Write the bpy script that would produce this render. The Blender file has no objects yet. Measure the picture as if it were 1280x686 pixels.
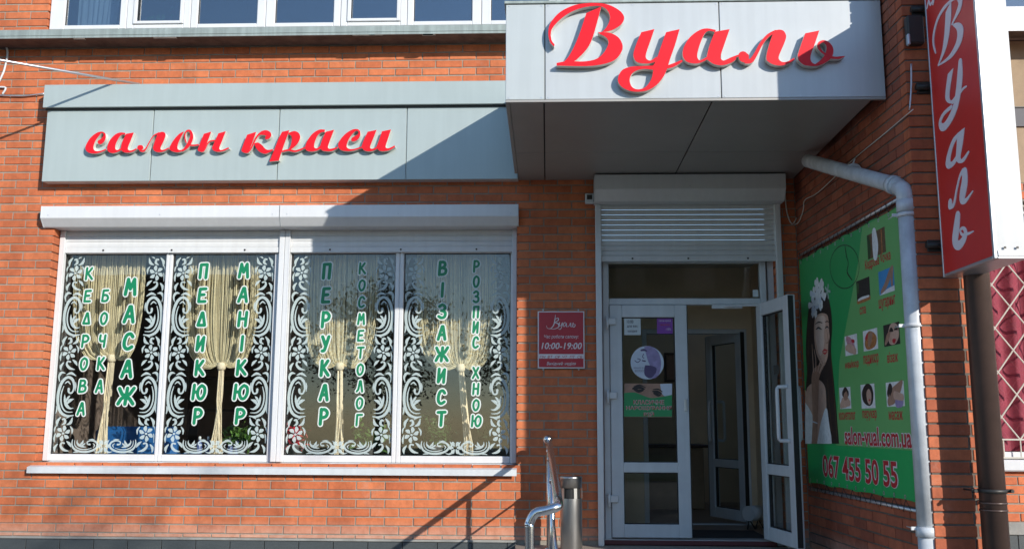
import bpy, math, random
from mathutils import Vector, Matrix
from mathutils.geometry import tessellate_polygon
rnd = random.Random(7)
SC = bpy.context.scene
COL = SC.collection
# ------------------------------------------------------------------ camera
F, YAW, PITCH, ROLL = 1182.0, .0378, .1577, .0042      # measured from the photograph (1280 x 686)
CAM = Vector((0, -8.7, 1.05))
_f = Vector((-math.sin(YAW), math.cos(YAW), 0)); _r = Vector((math.cos(YAW), math.sin(YAW), 0)); _u = Vector((0, 0, 1))
f2 = _f*math.cos(PITCH) + _u*math.sin(PITCH); u2 = _u*math.cos(PITCH) - _f*math.sin(PITCH)
r3 = _r*math.cos(ROLL) + u2*math.sin(ROLL); u3 = u2*math.cos(ROLL) - _r*math.sin(ROLL)
cam = bpy.data.cameras.new('camera'); co = bpy.data.objects.new('camera', cam); COL.objects.link(co)
cam.sensor_width = 36; cam.lens = F/1280*36; cam.clip_end = 3000; cam.clip_start = .05
co.matrix_world = Matrix(((r3.x, u3.x, -f2.x, CAM.x), (r3.y, u3.y, -f2.y, CAM.y), (r3.z, u3.z, -f2.z, CAM.z), (0, 0, 0, 1)))
SC.camera = co
# ------------------------------------------------------------------ light
SA, SB = .84, .51                                        # sun offset per metre of depth: sideways, down
S = Vector((SA, -1, SB)).normalized()
w = bpy.data.worlds.new('World'); SC.world = w; w.use_nodes = True
nt = w.node_tree; bg = nt.nodes['Background']; sky = nt.nodes.new('ShaderNodeTexSky'); sky.sky_type = 'NISHITA'
sky.sun_disc = False; sky.sun_elevation = math.asin(S.z); sky.sun_rotation = math.atan2(S.x, S.y)
sky.air_density = 1.0; sky.dust_density = .15; sky.ozone_density = 3.0
nt.links.new(sky.outputs[0], bg.inputs[0]); bg.inputs[1].default_value = .15
sl = bpy.data.lights.new('sun', 'SUN'); sl.energy = 3.6; sl.angle = math.radians(.5); sl.color = (1, .94, .85)
so = bpy.data.objects.new('sun', sl); COL.objects.link(so); so.rotation_euler = (-S).to_track_quat('-Z', 'Y').to_euler()
so.location = (20, -24, 14)
SC.view_settings.view_transform = 'Standard'; SC.view_settings.look = 'None'
SC.view_settings.exposure = .54; SC.view_settings.gamma = 1; SC.view_settings.use_curve_mapping = False
SC.cycles.max_bounces = 8; SC.cycles.transparent_max_bounces = 24

# ------------------------------------------------------------------ measuring helpers: photo pixel -> point on a real plane
def ray(px, py): return f2 + r3*((px-640)/F) - u3*((py-343)/F)
def uy(px, py, Y=0.0):
    d = ray(px, py); return CAM + d*((Y-CAM.y)/d.y)
class Plane:
    """a flat surface: origin O, unit axes U (along) and Z (up), N towards the viewer"""
    def __init__(s, O, U, N): s.O, s.U, s.N = Vector(O), Vector(U).normalized(), Vector(N).normalized()
    def uv(s, px, py):
        d = ray(px, py); t = (s.O-CAM).dot(s.N)/d.dot(s.N); p = CAM + d*t - s.O
        return (p.dot(s.U), p.z)
    def at(s, u, v, n=0.0): return s.O + s.U*u + Vector((0, 0, v)) + s.N*n
FRONT = lambda Y: Plane((0, Y, 0), (1, 0, 0), (0, -1, 0))

# ------------------------------------------------------------------ materials
def node_mat(name): 
    m = bpy.data.materials.new(name); m.use_nodes = True
    return m, m.node_tree, m.node_tree.nodes['Principled BSDF']
def mat(name, col, rough=.5, metal=0.0, var=.08, scale=6.0, bump=0.0, bscale=60.0, spec=.5, streak=0.0):
    m, t, b = node_mat(name); N = t.nodes; L = t.links
    tc = N.new('ShaderNodeTexCoord'); nz = N.new('ShaderNodeTexNoise'); nz.inputs['Scale'].default_value = scale
    nz.inputs['Detail'].default_value = 6; nz.inputs['Roughness'].default_value = .65
    L.new(tc.outputs['Object'], nz.inputs['Vector'])
    hs = N.new('ShaderNodeMixRGB'); hs.blend_type = 'MULTIPLY'; hs.inputs[0].default_value = 1
    cr = N.new('ShaderNodeValToRGB'); e = cr.color_ramp.elements
    e[0].position = .3; e[1].position = .7; e[0].color = (1-var, 1-var, 1-var, 1); e[1].color = (1+var*.4,)*3 + (1,)
    L.new(nz.outputs['Fac'], cr.inputs[0]); L.new(cr.outputs[0], hs.inputs[2]); hs.inputs[1].default_value = (*col, 1)
    out = hs.outputs[0]
    if streak:                                            # rain streaks running down the panel
        mp = N.new('ShaderNodeMapping'); mp.inputs['Scale'].default_value = (9, 9, .5); L.new(tc.outputs['Object'], mp.inputs[0])
        n2 = N.new('ShaderNodeTexNoise'); n2.inputs['Scale'].default_value = 2.2; n2.inputs['Detail'].default_value = 5; L.new(mp.outputs[0], n2.inputs['Vector'])
        c2 = N.new('ShaderNodeValToRGB'); q = c2.color_ramp.elements; q[0].position = .42; q[1].position = .62; q[0].color = (1-streak,)*3+(1,); q[1].color = (1, 1, 1, 1)
        L.new(n2.outputs['Fac'], c2.inputs[0]); mm = N.new('ShaderNodeMixRGB'); mm.blend_type = 'MULTIPLY'; mm.inputs[0].default_value = 1
        L.new(out, mm.inputs[1]); L.new(c2.outputs[0], mm.inputs[2]); out = mm.outputs[0]
    L.new(out, b.inputs['Base Color'])
    b.inputs['Roughness'].default_value = rough; b.inputs['Metallic'].default_value = metal; b.inputs['Specular IOR Level'].default_value = spec
    if bump:
        n3 = N.new('ShaderNodeTexNoise'); n3.inputs['Scale'].default_value = bscale; n3.inputs['Detail'].default_value = 5; L.new(tc.outputs['Object'], n3.inputs['Vector'])
        bp = N.new('ShaderNodeBump'); bp.inputs['Strength'].default_value = bump; bp.inputs['Distance'].default_value = .004
        L.new(n3.outputs['Fac'], bp.inputs['Height']); L.new(bp.outputs[0], b.inputs['Normal'])
    return m
def brick_mat(name, c1, c2, c3, bloom=.35):
    m, t, b = node_mat(name); N = t.nodes; L = t.links
    geo = N.new('ShaderNodeNewGeometry'); cr = N.new('ShaderNodeValToRGB'); e = cr.color_ramp.elements
    e[0].color = (*c1, 1); e[1].color = (*c3, 1); x = e.new(.5); x.color = (*c2, 1)
    L.new(geo.outputs['Random Per Island'], cr.inputs[0])
    tc = N.new('ShaderNodeTexCoord'); n = N.new('ShaderNodeTexNoise'); n.inputs['Scale'].default_value = 14; n.inputs['Detail'].default_value = 8; n.inputs['Roughness'].default_value = .7
    L.new(tc.outputs['Object'], n.inputs['Vector'])
    c = N.new('ShaderNodeValToRGB'); q = c.color_ramp.elements; q[0].position = .35; q[1].position = .65; q[0].color = (.8, .8, .8, 1); q[1].color = (1.08, 1.08, 1.08, 1)
    L.new(n.outputs['Fac'], c.inputs[0]); mu = N.new('ShaderNodeMixRGB'); mu.blend_type = 'MULTIPLY'; mu.inputs[0].default_value = 1
    L.new(cr.outputs[0], mu.inputs[1]); L.new(c.outputs[0], mu.inputs[2])
    # pale salt bloom and lime smears in patches
    n2 = N.new('ShaderNodeTexNoise'); n2.inputs['Scale'].default_value = 1.7; n2.inputs['Detail'].default_value = 9; n2.inputs['Roughness'].default_value = .8
    L.new(tc.outputs['Object'], n2.inputs['Vector']); c4 = N.new('ShaderNodeValToRGB'); q = c4.color_ramp.elements
    q[0].position = .58; q[1].position = .78; q[0].color = (0, 0, 0, 1); q[1].color = (bloom, bloom, bloom, 1); L.new(n2.outputs['Fac'], c4.inputs[0])
    mx = N.new('ShaderNodeMixRGB'); L.new(c4.outputs[0], mx.inputs[0]); L.new(mu.outputs[0], mx.inputs[1]); mx.inputs[2].default_value = (.62, .5, .42, 1)
    mp = N.new('ShaderNodeMapping'); mp.inputs['Scale'].default_value = (2.2, 2.2, .55); L.new(tc.outputs['Object'], mp.inputs[0]); n5 = N.new('ShaderNodeTexNoise'); n5.inputs['Scale'].default_value = 1.0; n5.inputs['Detail'].default_value = 7; n5.inputs['Roughness'].default_value = .7; L.new(mp.outputs[0], n5.inputs['Vector'])
    c5 = N.new('ShaderNodeValToRGB'); q = c5.color_ramp.elements; q[0].position = .3; q[1].position = .55; q[0].color = (.68, .66, .64, 1); q[1].color = (1, 1, 1, 1); L.new(n5.outputs['Fac'], c5.inputs[0])
    mz = N.new('ShaderNodeMixRGB'); mz.blend_type = 'MULTIPLY'; mz.inputs[0].default_value = 1; L.new(mx.outputs[0], mz.inputs[1]); L.new(c5.outputs[0], mz.inputs[2]); mx = mz
    # lime bloom along the lowest courses
    sx = N.new('ShaderNodeSeparateXYZ'); L.new(tc.outputs['Object'], sx.inputs[0]); mr = N.new('ShaderNodeMapRange'); mr.inputs[1].default_value = .20; mr.inputs[2].default_value = .05; mr.inputs[3].default_value = 0; mr.inputs[4].default_value = .9; L.new(sx.outputs[2], mr.inputs[0])
    ml_ = N.new('ShaderNodeMath'); ml_.operation = 'MULTIPLY'; L.new(mr.outputs[0], ml_.inputs[0]); L.new(n.outputs['Fac'], ml_.inputs[1]); mb_ = N.new('ShaderNodeMixRGB'); L.new(ml_.outputs[0], mb_.inputs[0]); L.new(mx.outputs[0], mb_.inputs[1]); mb_.inputs[2].default_value = (.55, .42, .34, 1); mx = mb_
    L.new(mx.outputs[0], b.inputs['Base Color']); b.inputs['Roughness'].default_value = .8
    n3 = N.new('ShaderNodeTexNoise'); n3.inputs['Scale'].default_value = 90; n3.inputs['Detail'].default_value = 4; L.new(tc.outputs['Object'], n3.inputs['Vector'])
    bp = N.new('ShaderNodeBump'); bp.inputs['Strength'].default_value = .35; bp.inputs['Distance'].default_value = .003; L.new(n3.outputs['Fac'], bp.inputs['Height']); L.new(bp.outputs[0], b.inputs['Normal'])
    return m
def glass_mat(name, tint=(.95, .97, .96), refl=1.0, base=.045):
    m = bpy.data.materials.new(name); m.use_nodes = True; t = m.node_tree; N = t.nodes; L = t.links
    N.remove(N['Principled BSDF']); o = N['Material Output']
    tr = N.new('ShaderNodeBsdfTransparent'); tr.inputs[0].default_value = (*tint, 1)
    gl = N.new('ShaderNodeBsdfGlossy'); gl.inputs['Roughness'].default_value = .004; gl.inputs[0].default_value = (refl, refl, refl, 1)
    geo = N.new('ShaderNodeNewGeometry'); dt = N.new('ShaderNodeVectorMath'); dt.operation = 'DOT_PRODUCT'; L.new(geo.outputs['Normal'], dt.inputs[0]); L.new(geo.outputs['Incoming'], dt.inputs[1])
    ab = N.new('ShaderNodeMath'); ab.operation = 'ABSOLUTE'; L.new(dt.outputs['Value'], ab.inputs[0]); om = N.new('ShaderNodeMath'); om.operation = 'SUBTRACT'; om.inputs[0].default_value = 1; L.new(ab.outputs[0], om.inputs[1])
    pw = N.new('ShaderNodeMath'); pw.operation = 'POWER'; pw.inputs[1].default_value = 5; L.new(om.outputs[0], pw.inputs[0])
    tc = N.new('ShaderNodeTexCoord'); n = N.new('ShaderNodeTexNoise'); n.inputs['Scale'].default_value = 1.3; L.new(tc.outputs['Object'], n.inputs['Vector'])
    bp = N.new('ShaderNodeBump'); bp.inputs['Strength'].default_value = .05; bp.inputs['Distance'].default_value = .01; L.new(n.outputs['Fac'], bp.inputs['Height']); L.new(bp.outputs[0], gl.inputs['Normal'])
    m2 = N.new('ShaderNodeMath'); m2.operation = 'MULTIPLY_ADD'; m2.inputs[1].default_value = .95; m2.inputs[2].default_value = base; m2.use_clamp = True; L.new(pw.outputs[0], m2.inputs[0])
    mx = N.new('ShaderNodeMixShader'); L.new(m2.outputs[0], mx.inputs[0]); L.new(tr.outputs[0], mx.inputs[1]); L.new(gl.outputs[0], mx.inputs[2]); L.new(mx.outputs[0], o.inputs[0])
    return m
def leaf_mat(name, c):
    m, t, b = node_mat(name); N = t.nodes; L = t.links
    geo = N.new('ShaderNodeNewGeometry'); cr = N.new('ShaderNodeValToRGB'); e = cr.color_ramp.elements
    e[0].color = (c[0]*.55, c[1]*.55, c[2]*.55, 1); e[1].color = (c[0]*1.5, c[1]*1.4, c[2]*1.2, 1); L.new(geo.outputs['Random Per Island'], cr.inputs[0])
    L.new(cr.outputs[0], b.inputs['Base Color']); b.inputs['Roughness'].default_value = .45; return m
def film_mat(name, c, see):
    m = mat(name, c, .5, var=.06); t = m.node_tree; N = t.nodes; L = t.links; tr = N.new('ShaderNodeBsdfTransparent'); mx = N.new('ShaderNodeMixShader'); mx.inputs[0].default_value = see
    L.new(N['Principled BSDF'].outputs[0], mx.inputs[1]); L.new(tr.outputs[0], mx.inputs[2]); L.new(mx.outputs[0], N['Material Output'].inputs[0]); return m
M = dict(
 brick=brick_mat('orange_brick', (.50, .132, .050), (.56, .156, .058), (.62, .188, .074)),
 brick_fin=brick_mat('shaded_grimy_brick', (.27, .075, .042), (.36, .10, .052), (.44, .128, .064), .4),  # shade and grime of the side wall painted into a darker brick
 brick_pier=brick_mat('pier_brick', (.38, .095, .042), (.49, .128, .052), (.57, .165, .07), .3),  # brighter copy of that brick for the sunlit pier front
 mortar_dark=mat('dark_mortar', (.15, .13, .11), .95, var=.3, scale=20, bump=.5),
 mortar=mat('mortar', (.30, .27, .225), .95, var=.25, scale=20, bump=.5),
 granite=mat('grey_granite_tile', (.065, .076, .08), .45, var=.3, scale=120, bump=.1),
 slat=mat('matt_shutter_slats', (.64, .655, .665), .6, var=.06, scale=3, streak=.04, spec=.3),
 white=mat('white_pvc', (.66, .675, .69), .3, var=.05, scale=3, streak=.03),
 white_old=mat('weathered_white_paint', (.60, .63, .65), .45, var=.08, scale=5, streak=.05),
 alu=mat('silver_composite_panel', (.51, .54, .55), .3, .12, var=.05, scale=1.5, streak=.04, bump=.25, bscale=2.5),
 alu_white=mat('pale_composite_panel', (.50, .54, .54), .3, .12, var=.04, scale=1.5, streak=.04),
 alu_grey=mat('blue_grey_composite_panel', (.41, .475, .465), .3, .1, var=.05, scale=1.5, streak=.03, bump=.25, bscale=2.5),
 soffit=mat('grey_soffit_panel', (.36, .35, .33), .45, .2, var=.12, scale=1.2, bump=.05, bscale=4),
 seam=mat('dark_joint', (.05, .05, .05), .7),
 ledge=mat('grey_green_ledge_metal', (.36, .42, .40), .5, .2, var=.2, scale=4, streak=.2),
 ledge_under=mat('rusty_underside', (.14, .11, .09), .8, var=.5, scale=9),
 red=mat('red_acrylic', (.76, .011, .022), .4, var=.14, scale=4, spec=.25), ret=mat('letter_return', (.76, .74, .68), .45, .2, var=.15),
 signred=mat('red_sign_film', (.66, .035, .03), .35, var=.06), signlet=mat('pale_film_letter', (.78, .74, .80), .4, var=.03),
 signwhite=mat('white_sign_sheet', (.56, .57, .57), .35, var=.05, streak=.05), trim=mat('aluminium_trim', (.55, .57, .6), .35, .7),
 steel=mat('polished_stainless', (.66, .67, .68), .2, 1.0, var=.06, scale=9), steel_br=mat('brushed_stainless', (.48, .48, .48), .33, 1.0, var=.08, scale=4),
 dark=mat('dark_metal', (.05, .048, .045), .5, .5), black=mat('black_plastic', (.02, .02, .02), .5),
 glass=glass_mat('window_glass'), glass_blue=glass_mat('upper_window_glass', (.6, .68, .74), base=.2), glass_door=glass_mat('door_glass', (.88, .9, .89), base=.035),
 lace=film_mat('white_lace_film', (.50, .60, .60), .22), green=mat('green_film', (.005, .20, .085), .4, var=.04), outline=mat('white_film', (.66, .71, .69), .45, var=.03),
 curtain=mat('cream_thread', (.86, .74, .49), .85, var=.18, scale=12), tail=mat('cream_cord_tassel', (.86, .72, .52), .85, var=.2, scale=30),
 plaque=mat('burgundy_board', (.42, .016, .032), .35, var=.05), pale=mat('pale_print', (.70, .66, .68), .5, var=.03),
 bgreen=mat('dark_green_print', (.025, .36, .10), .4, var=.06, scale=1.5, bump=.5, bscale=2.2), blight=mat('light_green_print', (.16, .46, .15), .4, var=.06, scale=1.5, bump=.5, bscale=2.2), bphone=mat('green_print_band', (.018, .42, .11), .4, var=.06, bump=.5, bscale=2.2),
 hair=mat('dark_hair_print', (.035, .02, .016), .5, var=.5, scale=40), skin=mat('skin_print', (.60, .39, .30), .5, var=.2, scale=14), skin_light=mat('light_skin_print', (.74, .55, .46), .5, var=.12, scale=14), skin2=mat('tan_skin_print', (.40, .23, .16), .5, var=.25, scale=20),
 bwhite=mat('white_print', (.80, .82, .84), .5, var=.2, scale=30), bred=mat('red_print', (.50, .02, .03), .45, var=.03), btext=mat('brick_red_print', (.48, .06, .03), .45, var=.03),
 bblue=mat('blue_print', (.05, .28, .62), .5), bwood=mat('brown_photo_print', (.17, .10, .05), .5, var=.6, scale=60), bpink=mat('pink_photo_print', (.6, .3, .36), .5, var=.4, scale=50),
 bdark=mat('dark_photo_print', (.03, .022, .02), .5, var=.4, scale=50), borange=mat('orange_photo_print', (.5, .2, .06), .5, var=.6, scale=60),
 brown=mat('brown_painted_metal', (.085, .055, .045), .35, .2, var=.2, scale=6), pipe=mat('white_pvc_pipe', (.64, .68, .72), .32, var=.22, scale=7, streak=.12),
 paver=mat('concrete_pavers', (.13, .135, .14), .9, var=.25, scale=3, bump=.4), asphalt=mat('asphalt', (.05, .05, .052), .92, var=.3, scale=5, bump=.5), tile=mat('stone_porch_tiles', (.30, .27, .23), .6, var=.2, scale=4, bump=.1),
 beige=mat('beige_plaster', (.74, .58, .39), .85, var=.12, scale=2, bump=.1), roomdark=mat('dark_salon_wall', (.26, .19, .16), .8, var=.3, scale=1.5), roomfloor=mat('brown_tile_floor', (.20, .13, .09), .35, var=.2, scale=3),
 ceil=mat('ceiling_paint', (.5, .47, .42), .9), sill_in=mat('inner_sill', (.6, .58, .55), .4), maroon=mat('maroon_threshold', (.11, .025, .03), .5, var=.2),
 purple=mat('purple_paper', (.22, .05, .35), .5), paper=mat('white_paper', (.62, .68, .70), .6), lilac_dark=mat('dark_lilac_print', (.10, .07, .17), .5), lilac=mat('lilac_print', (.34, .28, .50), .5, var=.3, scale=18), ice=mat('pale_lilac_print', (.6, .66, .76), .5, var=.1), postgreen=mat('poster_green', (.03, .30, .10), .5),
 bluecloth=mat('blue_upholstery', (.012, .11, .34), .55, var=.15), wood=mat('dark_wood', (.06, .03, .02), .5, var=.3, scale=8), pot=mat('pot_grey', (.16, .15, .15), .6),
 leafg=leaf_mat('green_leaf', (.07, .16, .03)), leafd=leaf_mat('dark_leaf', (.035, .085, .025)), leafr=leaf_mat('pink_red_leaf', (.5, .02, .05)), bark=mat('bark', (.10, .07, .05), .9, var=.4, scale=12, bump=.6),
 pinkc=mat('pink_red_curtain', (.36, .05, .085), .8, var=.25, scale=7), cream=mat('cream_painted_bars', (.52, .51, .45), .5, var=.12), stucco=mat('beige_stucco', (.36, .27, .18), .9, var=.2, scale=4, bump=.3),
 greypanel=mat('grey_panel', (.12, .12, .13), .7), bottle=mat('blue_plastic_bottle', (.10, .13, .30), .3), bottlec=mat('white_cap', (.7, .7, .7), .4), netc=mat('white_net_curtain', (.6, .62, .62), .9, var=.15), mat_=mat('dark_door_mat', (.03, .028, .03), .95, bump=.8, bscale=200),
 conc=mat('plain_concrete', (.30, .30, .28), .9, var=.3, scale=6, bump=.4), render=mat('brown_render', (.07, .06, .052), .9, var=.15))

# ------------------------------------------------------------------ mesh helpers
class MB:
    def __init__(s): s.v, s.f, s.mi, s.sm = [], [], [], []
    def face(s, idx, m=0, smooth=False): s.f.append(idx); s.mi.append(m); s.sm.append(smooth)
    def box(s, x0, x1, y0, y1, z0, z1, m=0, fn=None, bev=0):
        if bev:
            b = bev; n = len(s.v); P = []
            for ax in range(3):
                for sx in (0, 1):
                    pass
            xs, ys, zs = (x0, x1), (y0, y1), (z0, z1); sg = (1, -1)
            for i in (0, 1):
                for j in (0, 1):
                    for k in (0, 1):
                        X, Y, Z = xs[i], ys[j], zs[k]; a, c, d = sg[i]*b, sg[j]*b, sg[k]*b
                        P += [Vector((X, Y+c, Z+d)), Vector((X+a, Y, Z+d)), Vector((X+a, Y+c, Z))]
            if fn: P = [fn(p) for p in P]
            s.v += P; I = lambda i, j, k, t: n + 3*(i*4+j*2+k)+t
            F_ = []
            for i in (0, 1): F_.append([I(i, 0, 0, 0), I(i, 1, 0, 0), I(i, 1, 1, 0), I(i, 0, 1, 0)][::(-1 if i == 0 else 1)])
            for j in (0, 1): F_.append([I(0, j, 0, 1), I(1, j, 0, 1), I(1, j, 1, 1), I(0, j, 1, 1)][::(1 if j == 0 else -1)])
            for k in (0, 1): F_.append([I(0, 0, k, 2), I(1, 0, k, 2), I(1, 1, k, 2), I(0, 1, k, 2)][::(-1 if k == 0 else 1)])
            for i in (0, 1):
                for j in (0, 1): F_.append([I(i, j, 0, 0), I(i, j, 1, 0), I(i, j, 1, 1), I(i, j, 0, 1)])
                for k in (0, 1): F_.append([I(i, 0, k, 0), I(i, 1, k, 0), I(i, 1, k, 2), I(i, 0, k, 2)])
            for j in (0, 1):
                for k in (0, 1): F_.append([I(0, j, k, 1), I(1, j, k, 1), I(1, j, k, 2), I(0, j, k, 2)])
            for i in (0, 1):
                for j in (0, 1):
                    for k in (0, 1): F_.append([I(i, j, k, 0), I(i, j, k, 1), I(i, j, k, 2)])
            for q in F_: s.face(q, m)
            return s
        n = len(s.v)
        P = [Vector((x, y, z)) for x in (x0, x1) for y in (y0, y1) for z in (z0, z1)]
        s.v += [fn(p) for p in P] if fn else P
        for q in ((0, 1, 3, 2), (4, 6, 7, 5), (0, 4, 5, 1), (2, 3, 7, 6), (0, 2, 6, 4), (1, 5, 7, 3)): s.face([n+i for i in q], m)
        return s
    def tube(s, pts, r, seg=12, m=0, cap=True, smooth=True):
        pts = [Vector(p) for p in pts]; rs = r if isinstance(r, (list, tuple)) else [r]*len(pts); n = len(s.v)
        prev = None
        for i, p in enumerate(pts):
            d = (pts[min(i+1, len(pts)-1)] - pts[max(i-1, 0)]).normalized()
            if prev is None: a = d.orthogonal().normalized()
            else: a = (prev - d*prev.dot(d)).normalized()
            prev = a; b = d.cross(a)
            for k in range(seg):
                t = 2*math.pi*k/seg; s.v.append(p + (a*math.cos(t) + b*math.sin(t))*rs[i])
        for i in range(len(pts)-1):
            for k in range(seg):
                k2 = (k+1) % seg; s.face([n+i*seg+k, n+i*seg+k2, n+(i+1)*seg+k2, n+(i+1)*seg+k], m, smooth)
        if cap:
            s.face([n+k for k in range(seg)][::-1], m); s.face([n+(len(pts)-1)*seg+k for k in range(seg)], m)
        return s
    def lathe(s, c, prof, seg=28, m=0, smooth=True, cap=True):
        c = Vector(c); n = len(s.v)
        for (r, z) in prof:
            for k in range(seg): t = 2*math.pi*k/seg; s.v.append(c + Vector((r*math.cos(t), r*math.sin(t), z)))
        for i in range(len(prof)-1):
            for k in range(seg): k2 = (k+1) % seg; s.face([n+i*seg+k, n+i*seg+k2, n+(i+1)*seg+k2, n+(i+1)*seg+k], m, smooth)
        if cap: s.face([n+k for k in range(seg)][::-1], m); s.face([n+(len(prof)-1)*seg+k for k in range(seg)], m)
        return s
    def prism(s, loops, pl, n0, n1, m=0, ms=None):
        """filled outline (first loop) with holes, in plane coordinates, front at n0, back at n1"""
        ms = m if ms is None else ms; flat = [p for l in loops for p in l]; b = len(s.v); k = len(flat)
        s.v += [pl.at(u, v, n0) for u, v in flat] + ([pl.at(u, v, n1) for u, v in flat] if n1 is not None else [])
        for t in tessellate_polygon([[Vector((u, v, 0)) for u, v in l] for l in loops]):
            a, c, d = t
            ar = (flat[c][0]-flat[a][0])*(flat[d][1]-flat[a][1]) - (flat[c][1]-flat[a][1])*(flat[d][0]-flat[a][0])
            s.face([b+a, b+c, b+d] if ar > 0 else [b+a, b+d, b+c], m)
        if n1 is not None:
            o = 0
            for l in loops:
                for i in range(len(l)):
                    j = (i+1) % len(l); s.face([b+o+i, b+o+j, b+k+o+j, b+k+o+i], ms)
                o += len(l)
        return s
    def stroke(s, pts, pl, n0, n1=None, m=0, ms=None, cap=5):
        """variable width brush stroke: pts are (u, v, r)"""
        ms = m if ms is None else ms; L, R_ = [], []
        for i, (u, v, r) in enumerate(pts):
            a = pts[max(i-1, 0)]; c = pts[min(i+1, len(pts)-1)]; dx, dy = c[0]-a[0], c[1]-a[1]; q = math.hypot(dx, dy) or 1
            nx, ny = -dy/q, dx/q; L.append((u+nx*r, v+ny*r)); R_.append((u-nx*r, v-ny*r))
        def arc(c, p, sgn):
            a0 = math.atan2(p[1]-c[1], p[0]-c[0]); return [(c[0]+c[2]*math.cos(a0+sgn*math.pi*i/(cap+1)), c[1]+c[2]*math.sin(a0+sgn*math.pi*i/(cap+1))) for i in range(1, cap+1)]
        b = len(s.v); n = len(pts); A = arc(pts[0], L[0], 1); B = arc(pts[-1], R_[-1], 1)
        allp = L + R_ + A + B; rmp = [.0004*i/n for i in range(n)]*2 + [0]*len(A) + [.0004]*len(B); s.v += [pl.at(u, v, n0+q) for (u, v), q in zip(allp, rmp)]
        for i in range(n-1): s.face([b+i, b+n+i, b+n+i+1, b+i+1], m)
        s.face([b] + [b+2*n+i for i in range(len(A))] + [b+n], m)
        s.face([b+2*n-1] + [b+2*n+len(A)+i for i in range(len(B))] + [b+n-1], m)
        if n1 is not None:
            ring = [i for i in range(n-1, -1, -1)] + [2*n+i for i in range(len(A))] + [n+i for i in range(n)] + [2*n+len(A)+i for i in range(len(B))]
            c = len(s.v); s.v += [pl.at(*allp[i], n1) for i in ring]; k = len(ring)
            for i in range(k): j = (i+1) % k; s.face([b+ring[i], b+ring[j], c+j, c+i], ms)
        return s
    def build(s, name, mats, parent=None, **kw):
        me = bpy.data.meshes.new(name); mats = mats if isinstance(mats, (list, tuple)) else [mats]
        off = wloc(parent) if parent else Vector(kw.pop('loc', (0, 0, 0)))
        me.from_pydata([tuple(v - off) for v in s.v], [], s.f); me.update()
        for q in mats: me.materials.append(M[q] if isinstance(q, str) else q)
        me.polygons.foreach_set('material_index', s.mi); me.polygons.foreach_set('use_smooth', s.sm)
        o = bpy.data.objects.new(name, me); COL.objects.link(o)
        if parent: o.parent = parent
        else: o.location = off
        tag(o, **kw); return o
def wloc(o):
    v = Vector((0, 0, 0))
    while o is not None: v += o.location; o = o.parent
    return v
def tag(o, label=None, cat=None, group=None, kind=None):
    if label: o['label'] = label
    if cat: o['category'] = cat
    if group: o['group'] = group
    if kind: o['kind'] = kind
    return o
def thing(name, loc, label, cat, group=None):
    o = bpy.data.objects.new(name, None); COL.objects.link(o); o.location = loc; o.empty_display_size = .2
    return tag(o, label, cat, group)
def copy_tree(o, loc, label, parent=None):
    c = o.copy(); COL.objects.link(c)
    if parent: c.parent = parent
    else: c.location = loc; c['label'] = label
    for ch in list(o.children): copy_tree(ch, None, None, c)
    return c

# outline strings: "cX,Y" is a corner, "X,Y" a smooth point
def outline(txt, fx, n=5):
    P = []
    for t in txt.split():
        c = t[0] == 'c'; x, y = (t[1:] if c else t).split(','); P.append((float(x), float(y), c))
    N = len(P); out = []
    for i in range(N):
        p0, p1, p2, p3 = P[i-1], P[i], P[(i+1) % N], P[(i+2) % N]
        if p1[2]: p0 = p1
        if p2[2]: p3 = p2
        steps = 1 if (p1[2] and p2[2]) else n
        for k in range(steps):
            t = k/steps; o = []
            for a in (0, 1):
                b0, b1, b2, b3 = p0[a], p1[a], p2[a], p3[a]
                o.append(.5*(2*b1 + (b2-b0)*t + (2*b0-5*b1+4*b2-b3)*t*t + (3*b1-b0-3*b2+b3)*t**3))
            out.append(fx(*o))
    return out
def smooth(P, n=5):
    if len(P) < 3: return P
    out = []
    for i in range(len(P)-1):
        p0, p1, p2, p3 = P[max(i-1, 0)], P[i], P[i+1], P[min(i+2, len(P)-1)]
        for k in range(n):
            t = k/n; out.append(tuple(.5*(2*b1 + (b2-b0)*t + (2*b0-5*b1+4*b2-b3)*t*t + (3*b1-b0-3*b2+b3)*t**3) for b0, b1, b2, b3 in zip(p0, p1, p2, p3)))
    return out + [P[-1]]
def strokes(txt): return [[tuple(float(q) for q in t.split(',')) for t in line.split()] for line in txt.split('|')]
def type_text(mb, body, pl, u, v, width=None, height=.05, m=0, n0=.001, bold=0.0, shear=0.0, align='CENTER', squeeze=None):
    """built-in font set on a plane, centred at u, v"""
    c = bpy.data.curves.new('type', 'FONT'); c.body = body; c.size = 1; c.offset = bold; c.shear = shear; c.resolution_u = 3
    o = bpy.data.objects.new('type', c); COL.objects.link(o)
    me = bpy.data.meshes.new_from_object(o.evaluated_get(bpy.context.evaluated_depsgraph_get()))
    xs = [p.co.x for p in me.vertices]; ys = [p.co.y for p in me.vertices]
    x0, x1, y0, y1 = min(xs), max(xs), min(ys), max(ys); sy = height/(y1-y0); sx = width/(x1-x0) if width else sy
    b = len(mb.v); mb.v += [pl.at(u + (p.co.x-(x0+x1)/2)*sx, v + (p.co.y-(y0+y1)/2)*sy, n0) for p in me.vertices]
    for p in me.polygons: mb.face([b+i for i in p.vertices], m)
    bpy.data.objects.remove(o); bpy.data.curves.remove(c); bpy.data.meshes.remove(me)

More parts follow.
